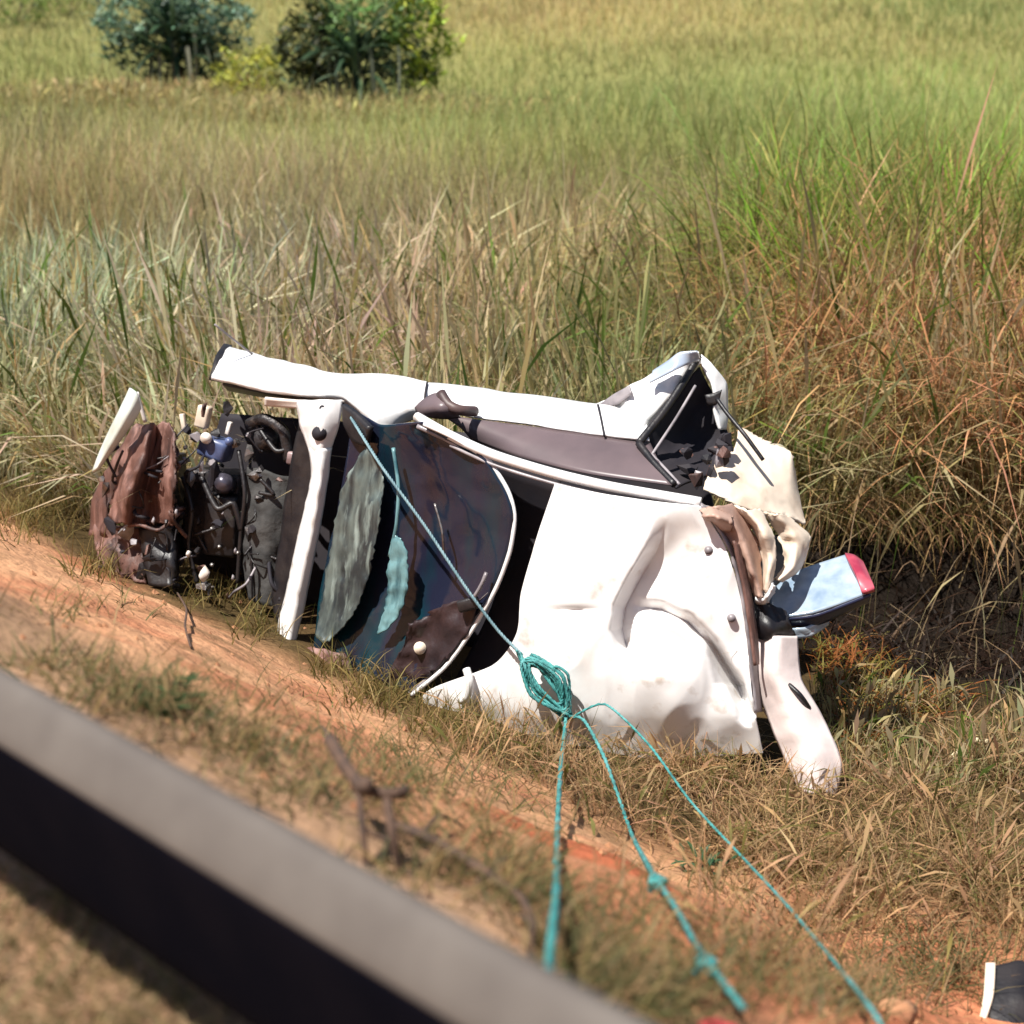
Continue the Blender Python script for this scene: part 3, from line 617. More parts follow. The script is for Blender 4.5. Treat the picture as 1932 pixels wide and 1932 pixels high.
for (u, v) in ((1330, 1862), (1240, 1700)):
    c = ground_at(u, v) + Vector((0, 0, .05)); q = []
    for k in range(26):
        a = k / 25 * 5 * math.pi; q.append(c + Vector((.02 * math.cos(a), .012 * math.sin(a), .018 * math.sin(a * .7))))
    tag(link('rope_knot', rope_mesh('k', q, .009, 80, 12), M['rope'], origin=c), 'teal knot in the bank rope near the bottom edge' if v > 1800 else 'teal knot in the bank rope halfway up the bank', 'rope knot', 'teal knots on the rope')

# ------------------------------------------------------------ guardrail
ga, gb = at_depth(0, 1271, 3.3), at_depth(1199, 1932, 2.14)
gd = (gb - ga).normalized(); g0 = ga - gd * 2.4; g1 = gb + gd * 1.2
guard = empty('guardrail', Vector((ga.x, ga.y, hgt(ga.x, ga.y))), 'out of focus grey guardrail with its shaded lower side coloured black across the lower left', 'guardrail')
gn = Vector((gd.y, -gd.x, 0)).normalized()
if gn.y > 0: gn = -gn                 # towards the camera
gu = gd.cross(gn); gu = gu if gu.z > 0 else -gu
def sweep(name, prof, m, solid):      # prof: (out, down) pairs
    n = 40; verts = []; faces = []; k = len(prof)
    for i in range(n):
        p = g0.lerp(g1, i / (n - 1))
        for (o, d) in prof: verts.append(p + gn * o - gu * d)
    for i in range(n - 1):
        for j in range(k - 1): faces.append((i * k + j, i * k + j + 1, (i + 1) * k + j + 1, (i + 1) * k + j))
    return link(name, mesh_of(name, verts, faces), m, guard, solid=solid)
sweep('rail_beam', [(-.03, .03), (-.02, .008), (0, 0), (.012, .008), (.024, .022), (.038, .044), (.05, .066), (.058, .086), (.058, .094)], M['rail'], .004)
sweep('rail_lower_band', [(.057, .092), (.058, .10), (.056, .13), (.05, .18), (.042, .24), (.033, .30), (.025, .345), (.018, .362), (.005, .37), (-.03, .37)], M['rail_dark'], .006)  # shade under the beam put into a separate black band
for k in (-1.9, 2.6):
    p = ga + gd * k - gn * .08; b = Vector((p.x, p.y, hgt(p.x, p.y) - .3)); top = p - Vector((0, 0, .06))
    link('post', box_mesh('p', (b + top) / 2, (.05, .06, (top - b).length / 2), (gd, gn, Vector((0, 0, 1))), .004), M['rail'], guard)

# ------------------------------------------------------------ grass
def blade_mesh(name, pos, h, wd, lean, yaw, droop, col, segs=4, plume=None, tipcol=None):
    N = len(pos); L = segs
    t = np.arange(L) / L
    ts = np.r_[t, 1.0]
    lv = np.stack([np.cos(yaw), np.sin(yaw), np.zeros(N)], 1)
    fa = yaw + rng.uniform(-1.6, 1.6, N)
    sv = np.stack([-np.sin(fa), np.cos(fa), np.zeros(N)], 1)
    V = np.zeros((N, 2 * L + 1, 3), np.float32)
    for k, tk in enumerate(ts):
        up = h * (tk - droop * tk ** 3 * .8)
        out = h * (lean * tk + droop * .9 * tk ** 2.2)
        c = pos + lv * out[:, None]; c[:, 2] += up
        if k < L:
            ww = wd * (1 - .75 * tk)
            if plume is not None: ww = np.where(plume & (tk > .55), wd * 2.4 * math.sin(min(1, (tk - .5) / .5) * math.pi * .9), np.where(plume, wd * .45, ww))
            V[:, 2 * k] = c - sv * (ww / 2)[:, None]; V[:, 2 * k + 1] = c + sv * (ww / 2)[:, None]
        else: V[:, 2 * L] = c
    nv = 2 * L + 1
    base = (np.arange(N) * nv)[:, None]
    quads = np.array([[2 * k, 2 * k + 1, 2 * k + 3, 2 * k + 2] for k in range(L - 1)])
    fq = (base[:, :, None] + quads[None]).reshape(-1, 4); ft = (base + np.array([2 * L - 2, 2 * L - 1, 2 * L])[None])
    me = bpy.data.meshes.new(name)
    me.vertices.add(N * nv); me.vertices.foreach_set('co', V.ravel())
    loops = np.concatenate([fq.ravel(), ft.ravel()]).astype(np.int32)
    me.loops.add(len(loops)); me.loops.foreach_set('vertex_index', loops)
    ls = np.concatenate([np.arange(len(fq)) * 4, len(fq) * 4 + np.arange(len(ft)) * 3]).astype(np.int32)
    me.polygons.add(len(ls)); me.polygons.foreach_set('loop_start', ls)
    me.update(calc_edges=True); me.validate()
    cc = np.ones((N, nv, 4), np.float32); cc[:, :, :3] = col[:, None, :]
    if tipcol is not None:
        f = np.repeat(ts, 2)[:nv] ** 1.5
        cc[:, :, :3] = cc[:, :, :3] * (1 - f[None, :, None]) + tipcol[:, None, :] * f[None, :, None]
    a = me.color_attributes.new('Col', 'FLOAT_COLOR', 'POINT'); a.data.foreach_set('color', cc.ravel())
    return me
def grass(name, label, xy, h, wd, lean, droop, col, plume=None, tip=None, segs=4, yaw=None, lift=0.0):
    z = hgt_np(xy[:, 0], xy[:, 1]) - .02 + lift
    pos = np.c_[xy, z].astype(np.float64)
    if yaw is None: yaw = rng.uniform(0, 2 * math.pi, len(xy))
    o = link(name, blade_mesh(name, pos, h, wd, lean, yaw, droop, col, segs, plume, tip), M['grass'], smooth=False)
    return tag(o, label, 'grass', kind='stuff')
# colour and height anchors: picture position of the tops -> place in the field
ANC = []
for (u, v, h, c) in [(60, 120, .5, (158, 152, 82)), (120, 320, .7, (185, 162, 100)), (80, 480, .7, (140, 146, 104)), (250, 560, .7, (146, 144, 104)), (400, 280, .7, (172, 152, 106)),
        (420, 470, .7, (160, 146, 104)), (600, 480, .75, (178, 155, 120)), (560, 620, .7, (170, 148, 116)), (800, 320, .7, (160, 142, 92)), (900, 200, .5, (158, 158, 92)), (880, 110, .4, (160, 160, 80)), (1200, 120, .4, (156, 150, 86)),
        (1200, 250, .7, (138, 136, 70)), (1500, 100, .5, (146, 142, 76)), (1700, 230, 1.3, (128, 150, 58)), (1400, 380, 1.0, (182, 160, 112)), (1750, 430, 1.5, (188, 128, 86)), (1560, 430, 1.4, (190, 140, 100)), (1100, 600, .7, (116, 116, 60)),
        (1100, 450, .75, (164, 144, 96)), (800, 600, .65, (152, 120, 88)), (1300, 680, .7, (106, 108, 62)), (1600, 700, 1.0, (150, 128, 84)), (1800, 880, .6, (158, 138, 92)), (1880, 620, 1.1, (150, 126, 86)), (80, 820, .5, (158, 140, 98)),
        (30, 680, .6, (140, 140, 100)), (1650, 900, .5, (150, 130, 86)), (300, 120, .4, (150, 140, 92)), (1900, 300, 1.3, (126, 146, 60))]:
    h = h * 1.45 if h <= .75 and v > 260 else h
    p = at_z(u, v, h * .75 + .1); ANC.append((p.x, p.y, h, *lin(c)))
ANC = np.array(ANC)
def zone(xy):
    d2 = ((xy[:, None, 0] - ANC[None, :, 0]) / 1.0) ** 2 + ((xy[:, None, 1] - ANC[None, :, 1]) / 1.6) ** 2
    w_ = 1 / (d2 + .08 + (.002 * ANC[None, :, 1] ** 2)) ** 1.6
    w_ /= w_.sum(1, keepdims=True)
    return w_ @ ANC[:, 2], w_ @ ANC[:, 3:6]
GK = np.array([1.24, 1.34, 1.7])
def sm2v(x): x = np.clip(x, 0, 1); return x * x * (3 - 2 * x)
def jitter(col, s=.18):
    n = len(col); k = np.exp(rng.normal(0, s, n))[:, None]; hue = rng.normal(0, .07, (n, 3)); return np.clip(col * k * (1 + hue), .003, .9)
def field(n, ylo, yhi, dens_pow=1.0):
    y = ylo + (yhi - ylo) * rng.uniform(0, 1, n) ** dens_pow
    x = rng.uniform(-1, 1, n) * (y * .30 + 1.1)
    return np.c_[x, y]
DARK_C, DARK_R = None, None
def car_mask(xy):                     # keep the blades off the wreck itself
    q = xy @ np.array([RN.x, RN.y]); 
    front = np.array([(P(u, 1050, 0).x, P(u, 1050, 0).y) for u in (150, 1650)])
    a, b = front; d = (b - a) / np.linalg.norm(b - a); s = (xy - a) @ d; nrm = (xy - a) @ np.array([-d[1], d[0]])
    L = np.linalg.norm(b - a)
    inside = (s > .05) & (s < L - .35) & (nrm > -.12) & (nrm < 1.45)
    ahead = (nrm <= -.12)
    return inside, ahead
def clumpy(xy, sc, amt):
    k = np.array([noise.noise(Vector((float(x) * sc, float(y) * sc, 1.3))) for x, y in xy]); return k
def wind(xy, sc=.8, spread=.9):        # neighbours lean the same way
    return np.array([noise.noise(Vector((float(x) * sc, float(y) * sc, 7.7))) for x, y in xy]) * 7 + rng.normal(0, spread, len(xy))
# 1. tall grass behind and beside the wreck
xy = field(120000, 7.0, 19, .85)
q = xy @ np.array([RN.x, RN.y]); ins, ahead = car_mask(xy)
s_ = xy @ np.array([RD.x, RD.y])
keep = (~ins) & (~ahead) & (q > 5.35)
xy = xy[keep]
k = clumpy(xy, 1.6, 1); xy = xy[k > -.38]
k = clumpy(xy, .45, 1); xy = xy[rng.uniform(0, 1, len(xy)) < np.interp(xy[:, 1] + 3.5 * k, [13.2, 18.5], [1, .04])]
pd = np.hypot((xy[:, 0] - 2.6) / 1.5, (xy[:, 1] - 9.75) / 1.25)
xy = xy[(pd > 1) | (rng.uniform(0, 1, len(xy)) < .012)]
hh, cc = zone(xy); cc = cc * np.interp(xy[:, 0], [0, 1.2], [1.18, 1])[:, None]
k = clumpy(xy, .9, 1)
h = hh * np.exp(rng.normal(0, .22, len(xy))) * (1 + .35 * k) * 1.05 * np.interp(xy[:, 1], [13, 19], [1, .5]) * np.where((xy[:, 0] > 1.35) & (xy[:, 1] < 9.1), .28, 1)
pl = rng.uniform(0, 1, len(xy)) < np.where(xy[:, 0] < .8, .5, .25)
col = jitter(cc * GK * (1 + .3 * k[:, None])); 
straw = rng.uniform(0, 1, len(xy)) < .2
col[straw] = jitter(np.tile(lin((205, 180, 125)) * .62, (straw.sum(), 1)), .15)
grn = rng.uniform(0, 1, len(xy)) < .16
col[grn] = jitter(np.tile(lin((105, 125, 55)) * .7, (grn.sum(), 1)), .2)
grass('tall_grass', 'tall dry grass standing behind the wrecked car', xy, h, np.where(pl, rng.uniform(.008, .013, len(xy)), rng.uniform(.004, .010, len(xy))), rng.uniform(.02, .38, len(xy)), rng.uniform(0.0, .75, len(xy)) ** 1.2, col * .95, pl, col * 1.1, yaw=wind(xy))
# 2. farther field
xy = field(66000, 14.5, 60, 1.5)
hh, cc = zone(xy); k = clumpy(xy, .35, 1)
h = np.minimum(hh, .6) * np.interp(xy[:, 1] + 3 * clumpy(xy, .2, 1), [15, 21, 31], [1.35, 1.15, .5]) * np.exp(rng.normal(0, .25, len(xy))) * (1 + .4 * k)
fk = (sm2v((xy[:, 1] - 30) / 14) * np.clip(1 - abs(xy[:, 0] - 1) / 9, 0, 1))[:, None]
gm = .6 * sm2v((xy[:, 1:2] - 22) / 8) * np.clip((xy[:, 0:1] + 6) / 8, .25, 1) * np.clip(.8 + np.array([[noise.noise(Vector((float(x) * .13, float(y) * .09, 2)))] for x, y in xy]), .2, 1.3)
cc = cc * (1 - gm) + lin((148, 158, 86)) * gm
col = jitter((cc * (1 - fk) + lin((178, 158, 98)) * fk) * GK * np.array([.86, .85, .84]) * (1 + .35 * clumpy(xy, .16, 1)[:, None]) * (1 + .2 * k[:, None]), .08)
grass('field_grass', 'paler green grass of the far field', xy, h, rng.uniform(.010, .022, len(xy)) * (xy[:, 1] / 24), rng.uniform(.03, .35, len(xy)), rng.uniform(0, .4, len(xy)), col, None, None, 3)
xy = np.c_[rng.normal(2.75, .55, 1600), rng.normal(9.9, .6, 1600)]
n = len(xy); base = np.where(rng.uniform(0, 1, (n, 1)) < .9, lin((62, 44, 32)) * .5, lin((170, 140, 110)) * .6)  # most stems coloured dark to deepen the painted ditch shade
grass('ditch_litter', 'dead stems darkened to paint the shade in the ditch right of the wreck', xy, rng.uniform(.08, .4, n), rng.uniform(.006, .02, n), rng.uniform(.2, 1.2, n), rng.uniform(.2, 1, n), jitter(base, .3))
xy = np.c_[rng.uniform(1.7, 4.2, 1300), rng.normal(11.15, .16, 1300)]
xy = xy[::2]
n = len(xy); base = jitter(np.where(rng.uniform(0, 1, (n, 1)) < .7, lin((176, 140, 100)) * .9, lin((120, 112, 62)) * .9), .3)
grass('overhanging_grass', 'brown dry grass hanging over the far edge of the shaded ditch', xy, rng.uniform(.35, .85, n), rng.uniform(.006, .013, n), rng.uniform(.15, .4, n), rng.uniform(.5, 1.1, n), base, None, base * 1.1, 6, yaw=rng.normal(-1.6, .6, n))
xy = np.r_[np.c_[rng.normal(-5.7, 1.2, 2600), rng.normal(30.1, .4, 2600)], np.c_[rng.normal(-2.55, 1.2, 2600), rng.normal(28.4, .4, 2600)]]
n = len(xy); base = jitter(np.tile(lin((176, 160, 112)) * .95, (n, 1)), .2)
grass('shrub_grass', 'tan grass round the feet of the two spiky shrubs', xy, rng.uniform(.2, .5, n), rng.uniform(.016, .034, n), rng.uniform(.05, .5, n), rng.uniform(0, .6, n), base, rng.uniform(0, 1, n) < .3, base * 1.1)
# 3. tall reed-like stand on the right with broad arching leaves
xy = np.c_[rng.normal(3.5, 1.15, 15000), rng.normal(13.6, 1.8, 15000)]
xy = xy[(xy[:, 0] > .115 * xy[:, 1] + rng.normal(0, .35, len(xy))) & (xy[:, 1] > 11.15)]
hh, cc = zone(xy); back = sm
bk = np.clip((xy[:, 1] - 13.0 + rng.normal(0, .5, len(xy))) / .8, 0, 1)[:, None]
col = jitter((lin((206, 146, 100)) * (1 - bk) + lin((126, 144, 66)) * bk) * GK * np.array([.86, .84, .75]), .25)
stw = rng.uniform(0, 1, len(xy)) < .3; col[stw] = jitter(np.tile(lin((200, 186, 110)) * .7, (stw.sum(), 1)), .2)
h = (1.45 + .38 * bk[:, 0]) * np.exp(np.clip(rng.normal(0, .18, len(xy)), -.5, .22))
tipc = col * 1.15
grass('tall_reeds', 'tall reed grass with green tops and brown lower leaves on the right', xy, h, rng.uniform(.012, .036, len(xy)), rng.uniform(.02, .25, len(xy)), rng.uniform(0.1, 1.0, len(xy)), jitter(np.tile(lin((120, 88, 55)) * .6, (len(xy), 1))), None, tipc, 6)
xy = np.c_[rng.uniform(1.9, 5.2, 2600), rng.normal(14.8, .9, 2600)]
xy = xy[xy[:, 0] > .15 * xy[:, 1] + .3 * clumpy(xy, 1.5, 1) + rng.normal(0, .2, len(xy))]; xy = xy[clumpy(xy, 1.7, 1) > -.2]
n = len(xy); base = np.where(rng.uniform(0, 1, (n, 1)) < .7, lin((112, 146, 46)) * 1.35, lin((196, 196, 100)) * .8)
grass('green_reeds', 'broad leaved fresh green reeds at the back of the stand on the right', xy, rng.uniform(1.45, 2.05, n), rng.uniform(.025, .055, n), rng.uniform(.02, .22, n), rng.uniform(.1, .9, n), jitter(base * .8, .25), None, jitter(base, .2), 7)
# 4. long pale arching stems in front of the stand
xy = np.c_[rng.uniform(.2, 3.6, 420), rng.uniform(9.6, 12.5, 420)]
ins, ahead = car_mask(xy); xy = xy[(~ins) & (~ahead) & (np.hypot((xy[:, 0] - 2.6) / 1.5, (xy[:, 1] - 9.75) / 1.25) > 1)]
grass('arching_stems', 'pale arching straw stems rising out of the tall grass', xy, rng.uniform(.7, 1.5, len(xy)), rng.uniform(.012, .02, len(xy)), rng.uniform(.05, .45, len(xy)), rng.uniform(.1, .9, len(xy)), jitter(np.tile(lin((215, 195, 140)) * .7, (len(xy), 1))), None, None, 7)
# rusty undergrowth beside the fallen bumper
# 5. grass on the bank in front of the car
def pix_patch(spec):
    out = []
    for (u, v, ru, rv, n) in spec:
        for _ in range(n):
            a = random.gauss(0, .5), random.gauss(0, .5); out.append((u + a[0] * ru, v + a[1] * rv))
    return out
def patch(spec, zlift=0.0):
    return ground_many(pix_patch(spec))[:, :2]
xy = patch([(1250, 1480, 190, 90, 2600), (1450, 1590, 150, 110, 1500), (1620, 1640, 220, 130, 2300), (1780, 1480, 160, 110, 1500), (1850, 1680, 160, 130, 1600), (1080, 1440, 110, 50, 500), (950, 1420, 150, 40, 500), (1500, 1780, 150, 90, 450), (1360, 1650, 60, 80, 250)])
kk = clumpy(xy, 2.6, 1); xy = xy[(kk > -.06) | (rng.uniform(0, 1, len(xy)) < .18)]
n = len(xy); base = np.where(rng.uniform(0, 1, (n, 1)) < .78, lin((194, 158, 116)) * .8, lin((128, 122, 66)) * .66)
grass('bank_grass', 'straw coloured grass tufts on the bank in front of the car', xy, rng.uniform(.06, .34, n), rng.uniform(.003, .009, n), rng.uniform(.1, .9, n), rng.uniform(0, .9, n), jitter(base * .8, .4), rng.uniform(0, 1, n) < .2, jitter(base))
xy = patch([(1620, 1270, 70, 60, 260), (1560, 1240, 40, 30, 90), (1700, 1340, 110, 30, 260), (1640, 1400, 60, 40, 120)])
n = len(xy); base = np.where(rng.uniform(0, 1, (n, 1)) < .6, lin((170, 105, 55)) * .8, lin((150, 140, 70)) * .8)
grass('rusty_undergrowth', 'rusty brown undergrowth right of the fallen bumper', xy, rng.uniform(.06, .24, n), rng.uniform(.008, .018, n), rng.uniform(.1, .9, n), rng.uniform(.2, .9, n), jitter(base * .8), None, jitter(base))
xy = patch([(60, 980, 90, 40, 500), (200, 1080, 70, 25, 160), (420, 1130, 90, 24, 200), (500, 1190, 60, 30, 120), (640, 1270, 60, 20, 130), (720, 1320, 90, 40, 320), (860, 1380, 100, 40, 360), (90, 900, 70, 60, 500)])
n = len(xy); base = np.where(rng.uniform(0, 1, (n, 1)) < .6, lin((190, 165, 105)) * .62, lin((130, 120, 66)) * .66)
grass('bank_edge_grass', 'short dry grass along the foot of the wreck', xy, rng.uniform(.08, .26, n), rng.uniform(.005, .010, n), rng.uniform(.1, .6, n), rng.uniform(0, .7, n), jitter(base * .8), None, jitter(base))
xy = patch([(230, 1320, 120, 40, 400), (320, 1330, 60, 30, 300), (120, 1260, 120, 25, 250), (480, 1440, 80, 40, 150), (560, 1500, 90, 40, 160), (780, 1650, 120, 50, 220), (1150, 1750, 160, 70, 420), (1240, 1880, 150, 50, 380), (1600, 1880, 180, 60, 900), (1800, 1850, 140, 60, 600), (760, 1440, 90, 50, 260), (1200, 1640, 60, 60, 30), (150, 1150, 160, 40, 160), (450, 1330, 200, 60, 260), (650, 1420, 130, 60, 260), (900, 1560, 160, 60, 260), (1000, 1700, 120, 50, 260), (420, 1400, 160, 30, 240), (950, 1640, 90, 40, 300), (1090, 1820, 90, 50, 360), (880, 1480, 160, 50, 420), (700, 1500, 120, 60, 260), (1400, 1820, 160, 70, 500), (1150, 1900, 160, 50, 420), (1750, 1800, 180, 70, 500)])
n = len(xy); base = np.where(rng.uniform(0, 1, (n, 1)) < .55, lin((178, 150, 105)) * .6, lin((100, 104, 62)) * .66)
grass('bank_weeds', 'sparse low weeds and straw on the orange soil bank', xy, rng.uniform(.03, .17, n), rng.uniform(.004, .009, n), rng.uniform(.3, 1.2, n), rng.uniform(0, 1, n), jitter(base), None, None, 3)
xy = ground_many([(random.uniform(-80, 480), random.uniform(1640, 2050)) for _ in range(2600)])[:, :2]
n = len(xy); base = np.where(rng.uniform(0, 1, (n, 1)) < .55, lin((190, 160, 120)) * .6, lin((120, 112, 66)) * .62)
grass('verge_grass', 'short dry grass of the verge under the guardrail', xy, rng.uniform(.03, .12, n), rng.uniform(.004, .008, n), rng.uniform(.2, 1.2, n), rng.uniform(0, 1, n), jitter(base), None, None, 3)

# ------------------------------------------------------------ far shrubs
def leaf_cloud(name, centre, rad, n, size, c1, c2, parent=None):
    pos = rng.normal(0, 1, (n, 3)); pos /= np.linalg.norm(pos, axis=1, keepdims=True); pos *= rng.uniform(.35, 1, (n, 1)) ** .6
    lump = np.array([noise.noise(Vector(p * 2.2) + Vector(centre)) for p in pos]); pos *= (1.05 + .9 * lump)[:, None]
    pos = pos * np.array(rad) + np.array(centre); keep = lump > -.06; pos = pos[keep]; n = len(pos)
    col = jitter(np.array(c1) + (np.array(c2) - np.array(c1)) * rng.uniform(0, 1, (n, 1)), .3)
    me = blade_mesh(name, pos, rng.uniform(.6, 1.4, n) * size, rng.uniform(.5, 1, n) * size * .55, rng.uniform(.2, 1.2, n), rng.uniform(0, 6.28, n), rng.uniform(.2, 1.2, n), col, 3)
    return link(name, me, M['leaf'], parent, smooth=False)
def leaf_mesh(L, W, bend, col):
    verts = []; faces = []; n = 8
    for i in range(n + 1):
        t = i / n; w_ = W * (.55 + .9 * t) * (1 - t) ** .6 * .9 if t > 0 else W * .5
        x = L * (t * (1 - .25 * bend * t)); z = L * (.0 - bend * t * t * .55)
        verts += [(x, -w_ / 2, z + .12 * w_), (x, 0, z), (x, w_ / 2, z + .12 * w_)]
    for i in range(n):
        for j in range(2): faces.append((i * 3 + j, i * 3 + j + 1, i * 3 + j + 4, i * 3 + j + 3))
    me = mesh_of('leaf', verts, faces)
    a = me.color_attributes.new('Col', 'FLOAT_COLOR', 'POINT')
    cc = np.ones((len(verts), 4), np.float32); cc[:, :3] = col; a.data.foreach_set('color', cc.ravel())
    me.materials.append(M['leaf']); return me
def agave(u, v, label, ngreen, ndead, size, crown):
    base = ground_at(u, v)
    r = empty('agave_shrub', base, label, 'shrub', 'blue green shrubs at the edge of the far field')
    gl = [leaf_mesh(size * s, size * .15, b, lin(c) * .6) for s, b, c in ((1.0, .25, (92, 118, 88)), (1.1, .5, (112, 132, 104)), (.9, .8, (70, 98, 70)))]
    dl = [leaf_mesh(size * s, size * .11, b, lin(c) * .7) for s, b, c in ((.95, .3, (190, 188, 165)), (.85, .2, (130, 136, 116)))]
    link('stem', tube_mesh('s', [base - Vector((0, 0, .1)), base + Vector((.02, 0, size * .3)), base + Vector((0, .03, size * .62))], size * .10, 8, 6, taper=.7), M['twig'], r)
    for k in range(ngreen + ndead):
        dead = k >= ngreen
        o = bpy.data.objects.new('leaf', random.choice(dl if dead else gl)); C.objects.link(o); o.parent = r
        a = random.uniform(0, 2 * math.pi); el = random.uniform(-1.5, -1.0) if dead else random.uniform(-.1, 1.35)
        rr_ = random.uniform(.05, .75) if dead else random.uniform(0, .3); o.location = (rr_ * math.cos(a) * 1.2, -abs(rr_ * math.sin(a)) * .8, size * (random.uniform(.75, 1.05) if dead else random.uniform(.5, 1.1)))
        o.rotation_euler = (0, -el, a); s = random.uniform(.8, 1.2); o.scale = (s, s, s)
    for (dx, dz, rad, n, c1, c2) in crown + [(-.2, .65, (.8, .4, .4), 700, (60, 84, 60), (110, 130, 105)), (.4, .6, (.7, .4, .4), 600, (60, 84, 60), (120, 138, 112))]:
        leaf_cloud('foliage', (base.x + dx, base.y + .3, base.z + dz), rad, n, .16, lin(c1) * .8, lin(c2) * .9, r)
    return r
agave(335, 182, 'left blue green spiky shrub with pale hanging dead leaves', 60, 12, 1.0, [(-.55, 1.25, (.75, .6, .5), 1700, (76, 104, 80), (135, 160, 135)), (.5, 1.2, (.65, .5, .5), 1500, (76, 104, 84), (140, 165, 140))])
agave(672, 208, 'right spiky shrub with a dark gap and yellow green leaves on its right', 60, 10, 1.0, [(-.7, .95, (.5, .5, .65), 1500, (40, 42, 24), (80, 86, 46)), (.25, 1.35, (.75, .5, .55), 1500, (90, 125, 65), (140, 165, 105)), (.95, 1.0, (.42, .4, .85), 1200, (140, 158, 60), (185, 200, 80))])
def bush(u, v, label, rad, n, c1, c2):
    b = ground_at(u, v); r = empty('bush', b, label, 'bush')
    for k in range(5):
        a = k * 1.3; link('stem', tube_mesh('s', [b, b + Vector((math.cos(a) * rad[0] * .3, math.sin(a) * .1, rad[2] * .6)), b + Vector((math.cos(a) * rad[0] * .6, math.sin(a) * .2, rad[2] * 1.1))], .02, 5, 5, taper=.4), M['twig'], r)
    leaf_cloud('foliage', (b.x, b.y, b.z + rad[2] * .95), rad, n, .12, lin(c1) * 1.0, lin(c2) * 1.0, r)
bush(478, 192, 'low yellow green bush between the two spiky shrubs', (.5, .4, .42), 1000, (150, 155, 62), (178, 176, 84))
bush(30, 50, 'dark green bush cut off by the top left corner', (.9, .6, .5), 900, (70, 95, 45), (110, 130, 60))
bush(130, 32, 'small green bush beside the corner bush', (.7, .5, .45), 700, (90, 110, 50), (130, 140, 70))

# ------------------------------------------------------------ small things on the bank
def lumps(name, label, cat, c, size, m, seed, sub=3):
    bm = bmesh.new(); bmesh.ops.create_icosphere(bm, subdivisions=sub, radius=1)
    for vt in bm.verts:
        k = 1 + .35 * noise.noise(vt.co * 1.6 + Vector((seed, 0, 0))) + .15 * noise.noise(vt.co * 5 + Vector((seed, 3, 0)))
        vt.co = Vector((vt.co.x * size[0], vt.co.y * size[1], vt.co.z * size[2])) * k
    me = bpy.data.meshes.new(name); bm.to_mesh(me); bm.free(); me.materials.append(m)
    me.polygons.foreach_set('use_smooth', [True] * len(me.polygons))
    o = bpy.data.objects.new(name, me); C.objects.link(o); o.location = c; return tag(o, label, cat)
g = lambda u, v, l=0: ground_at(u, v) + Vector((0, 0, l))
br = empty('dead_branch', g(720, 1560), 'forked dead brown branch sticking out of the orange bank', 'branch')
hp = at_z(690, 1480, 1.25)
def bdepth(u, v, d): return at_depth(u, v, d)
dbr = (g(735, 1640) - CAM).dot(Vector((0, cp, -sp)))
link('limb', tube_mesh('l', [at_depth(622, 1395, dbr + .25), at_depth(655, 1450, dbr + .1), at_depth(690, 1490, dbr), at_depth(745, 1498, dbr), at_depth(765, 1490, dbr + .03)], .016, 8, 18, taper=.8), M['twig'], br)
link('limb', tube_mesh('l', [at_depth(672, 1470, dbr + .05), at_depth(682, 1540, dbr), at_depth(690, 1620, dbr - .02), at_depth(692, 1640, dbr)], .010, 8, 14, taper=.6), M['twig'], br)
link('limb', tube_mesh('l', [at_depth(728, 1498, dbr), at_depth(740, 1570, dbr - .04), at_depth(752, 1630, dbr - .02), at_depth(765, 1668, dbr)], .012, 8, 14, taper=.6), M['twig'], br)
link('twig', tube_mesh('l', [at_depth(684, 1560, dbr), at_depth(715, 1580, dbr), at_depth(742, 1586, dbr)], .006, 6, 8), M['twig'], br)
link('stub', cyl_mesh('s', at_depth(690, 1484, dbr + .02), at_depth(690, 1480, dbr - .04), .018, 12), M['twig'], br)
tag(link('root', tube_mesh('r', [g(745, 1580, .03), g(800, 1605, .04), g(880, 1650, .04), g(945, 1690, .03), g(985, 1720, .03), g(1010, 1780, .03)], .013, 7, 40, taper=.7), M['twig'], origin=g(745, 1580)), 'long dark root running along the bank beside the guardrail', 'root')
tag(link('twig', tube_mesh('r', [g(335, 1125, .02), g(352, 1160, .03), g(350, 1195, .03), g(360, 1225, .01)], .005, 6, 20), M['twig'], origin=g(335, 1125)), 'thin dark twig on the orange soil below the car front', 'twig')
for pts, lab in (([(640, 1440), (610, 1400), (590, 1395)], 'short dark twig just left of the forked branch'), ([(790, 1600), (830, 1570), (880, 1575)], 'thin dark twig lying on the bank right of the forked branch'),
                 ([(900, 1680), (960, 1650), (990, 1655)], 'thin dark twig crossing the long root near the vertical rope'), ([(985, 1745), (1005, 1790), (998, 1830)], 'dark upright twig at the end of the long root beside the guardrail')):
    tag(link('twig', tube_mesh('t', [g(u, v, .02 + .03 * (i == 1)) for i, (u, v) in enumerate(pts)], .008, 6, 14, taper=.5), M['twig'], origin=g(*pts[0])), lab, 'twig', 'dark twigs on the bank')
lumps('cloth_scrap', 'red cloth scrap at the bottom edge beside the rope', 'cloth', g(1350, 1944, .0), (.05, .03, .015), M['red_cloth'], 2)
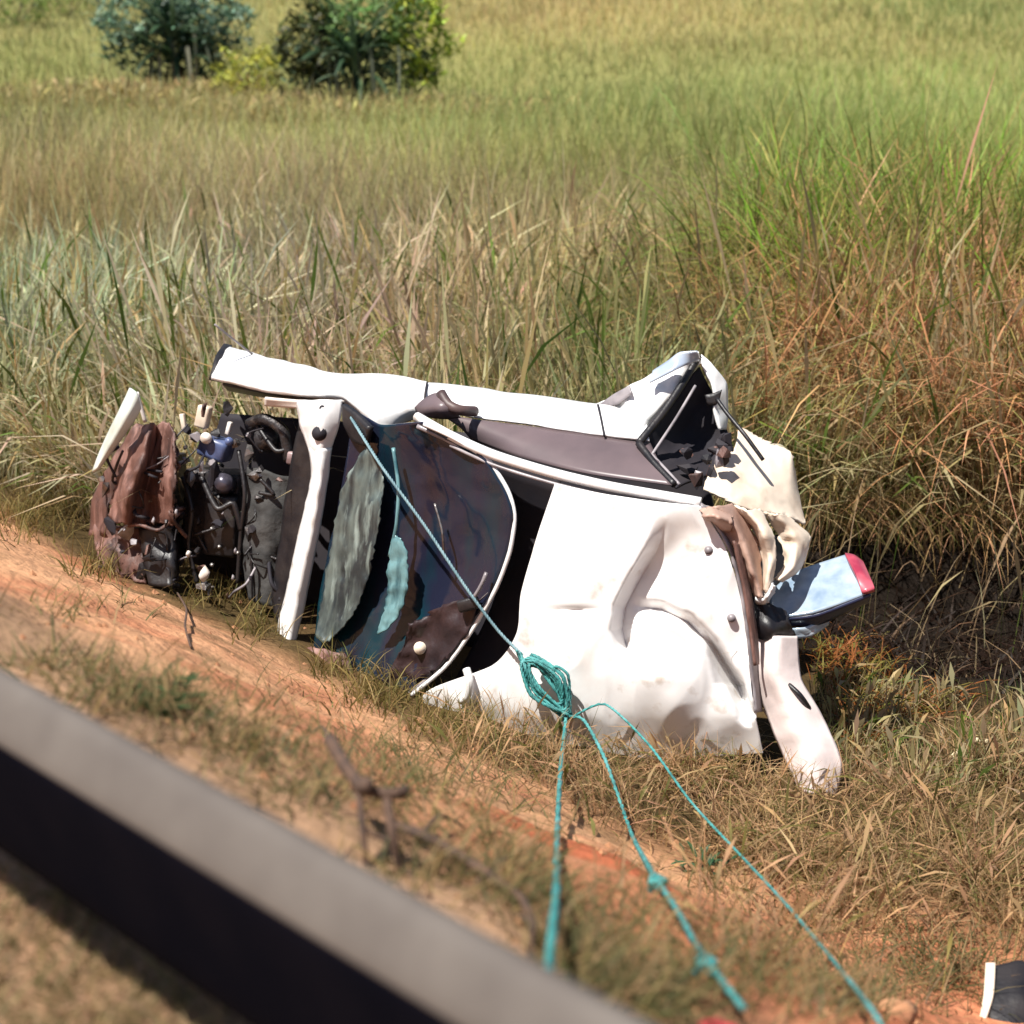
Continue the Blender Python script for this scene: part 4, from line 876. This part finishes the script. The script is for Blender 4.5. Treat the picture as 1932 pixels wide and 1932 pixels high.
# dark bin-like piece with a pale edge in the lower right corner
pc = g(1900, 1900, .02)
dp = empty('plastic_scrap', pc, 'black plastic car scrap with a pale edge in the lower right corner', 'scrap')
dd = (pc - CAM).dot(Vector((0, cp, -sp)))
loft('shell', [[(1876, 1826, dd + .1), (1920, 1816, dd + .12), (1975, 1830, dd + .12)], [(1870, 1880, dd), (1920, 1880, dd - .02), (1975, 1885, dd)], [(1862, 1945, dd - .1), (1915, 1950, dd - .12), (1975, 1955, dd - .1)]], M['black'], dp, conv=at_depth, nu=14, nv=12, crumple=.012, cs=9, solid=.02)
loft('pale_edge', [[(1860, 1818, dd + .08), (1856, 1880, dd - .02), (1846, 1935, dd - .1)], [(1878, 1818, dd + .07), (1874, 1880, dd - .03), (1856, 1935, dd - .11)]], M['cream'], dp, conv=at_depth, nu=12, nv=4, crumple=.006, solid=.012)
for i, (u, v, sx, lab) in enumerate([(1690, 1920, .06, 'rounded orange soil clod near the bottom edge left of the black scrap'), (1640, 1375, .09, 'reddish soil clod beside the fallen rear bumper')]):
    lumps('soil_clod', lab, 'soil clod', g(u, v, .02), (sx, sx * .8, sx * .55), M['soil_clod'], i + 5)
tag(link('straw_scrap', tube_mesh('p', [g(1795, 1450, .06), g(1825, 1425, .08), g(1862, 1424, .07)], .014, 6, 12), M['paper'], origin=g(1795, 1450)), 'bright bent straw scrap lying right of the fallen bumper', 'straw')
# stones and crumbs scattered over the bank
cr_v = []; cr_f = []
for _ in range(900):
    u = random.uniform(-40, 1950); v = random.uniform(1050, 1960); p = ground_at(u, v); q_ = p.x * RN.x + p.y * RN.y
    if not 2.2 < q_ < 5.4: continue
    s = random.choice((.008, .01, .012, .016, .022)); b0 = len(cr_v)
    for d in ((1, 0, 0), (-1, 0, 0), (0, 1, 0), (0, -1, 0), (0, 0, 1), (0, 0, -1)):
        cr_v.append(p + Vector(d) * s * random.uniform(.7, 1.4))
    for f in ((0, 2, 4), (2, 1, 4), (1, 3, 4), (3, 0, 4), (2, 0, 5), (1, 2, 5), (3, 1, 5), (0, 3, 5)): cr_f.append(tuple(b0 + i for i in f))
tag(link('soil_crumbs', mesh_of('soil_crumbs', cr_v, cr_f), M['soil_clod'], smooth=False), 'crumbs of orange soil scattered on the bank', 'soil crumbs', kind='stuff')
def weed(u, v, label, n, size, col):
    b = g(u, v); r = empty('green_weed', b, label, 'weed', 'small green weeds on the bank')
    L = [leaf_mesh(size * s, size * .3, .6, lin(col) * k) for s, k in ((1, .55), (.8, .7), (1.1, .45))]
    for k in range(n):
        o = bpy.data.objects.new('leaf', random.choice(L)); C.objects.link(o); o.parent = r
        o.location = (random.uniform(-1, 1) * size, random.uniform(-1, 1) * size, random.uniform(.0, .5) * size); o.rotation_euler = (0, -random.uniform(0, 1.2), random.uniform(0, 6.28))
weed(300, 1335, 'green leafy weed on the soil above the guardrail at left', 30, .09, (80, 100, 60))
weed(1330, 1650, 'green leafy weed between the two bank ropes', 24, .09, (60, 105, 70))
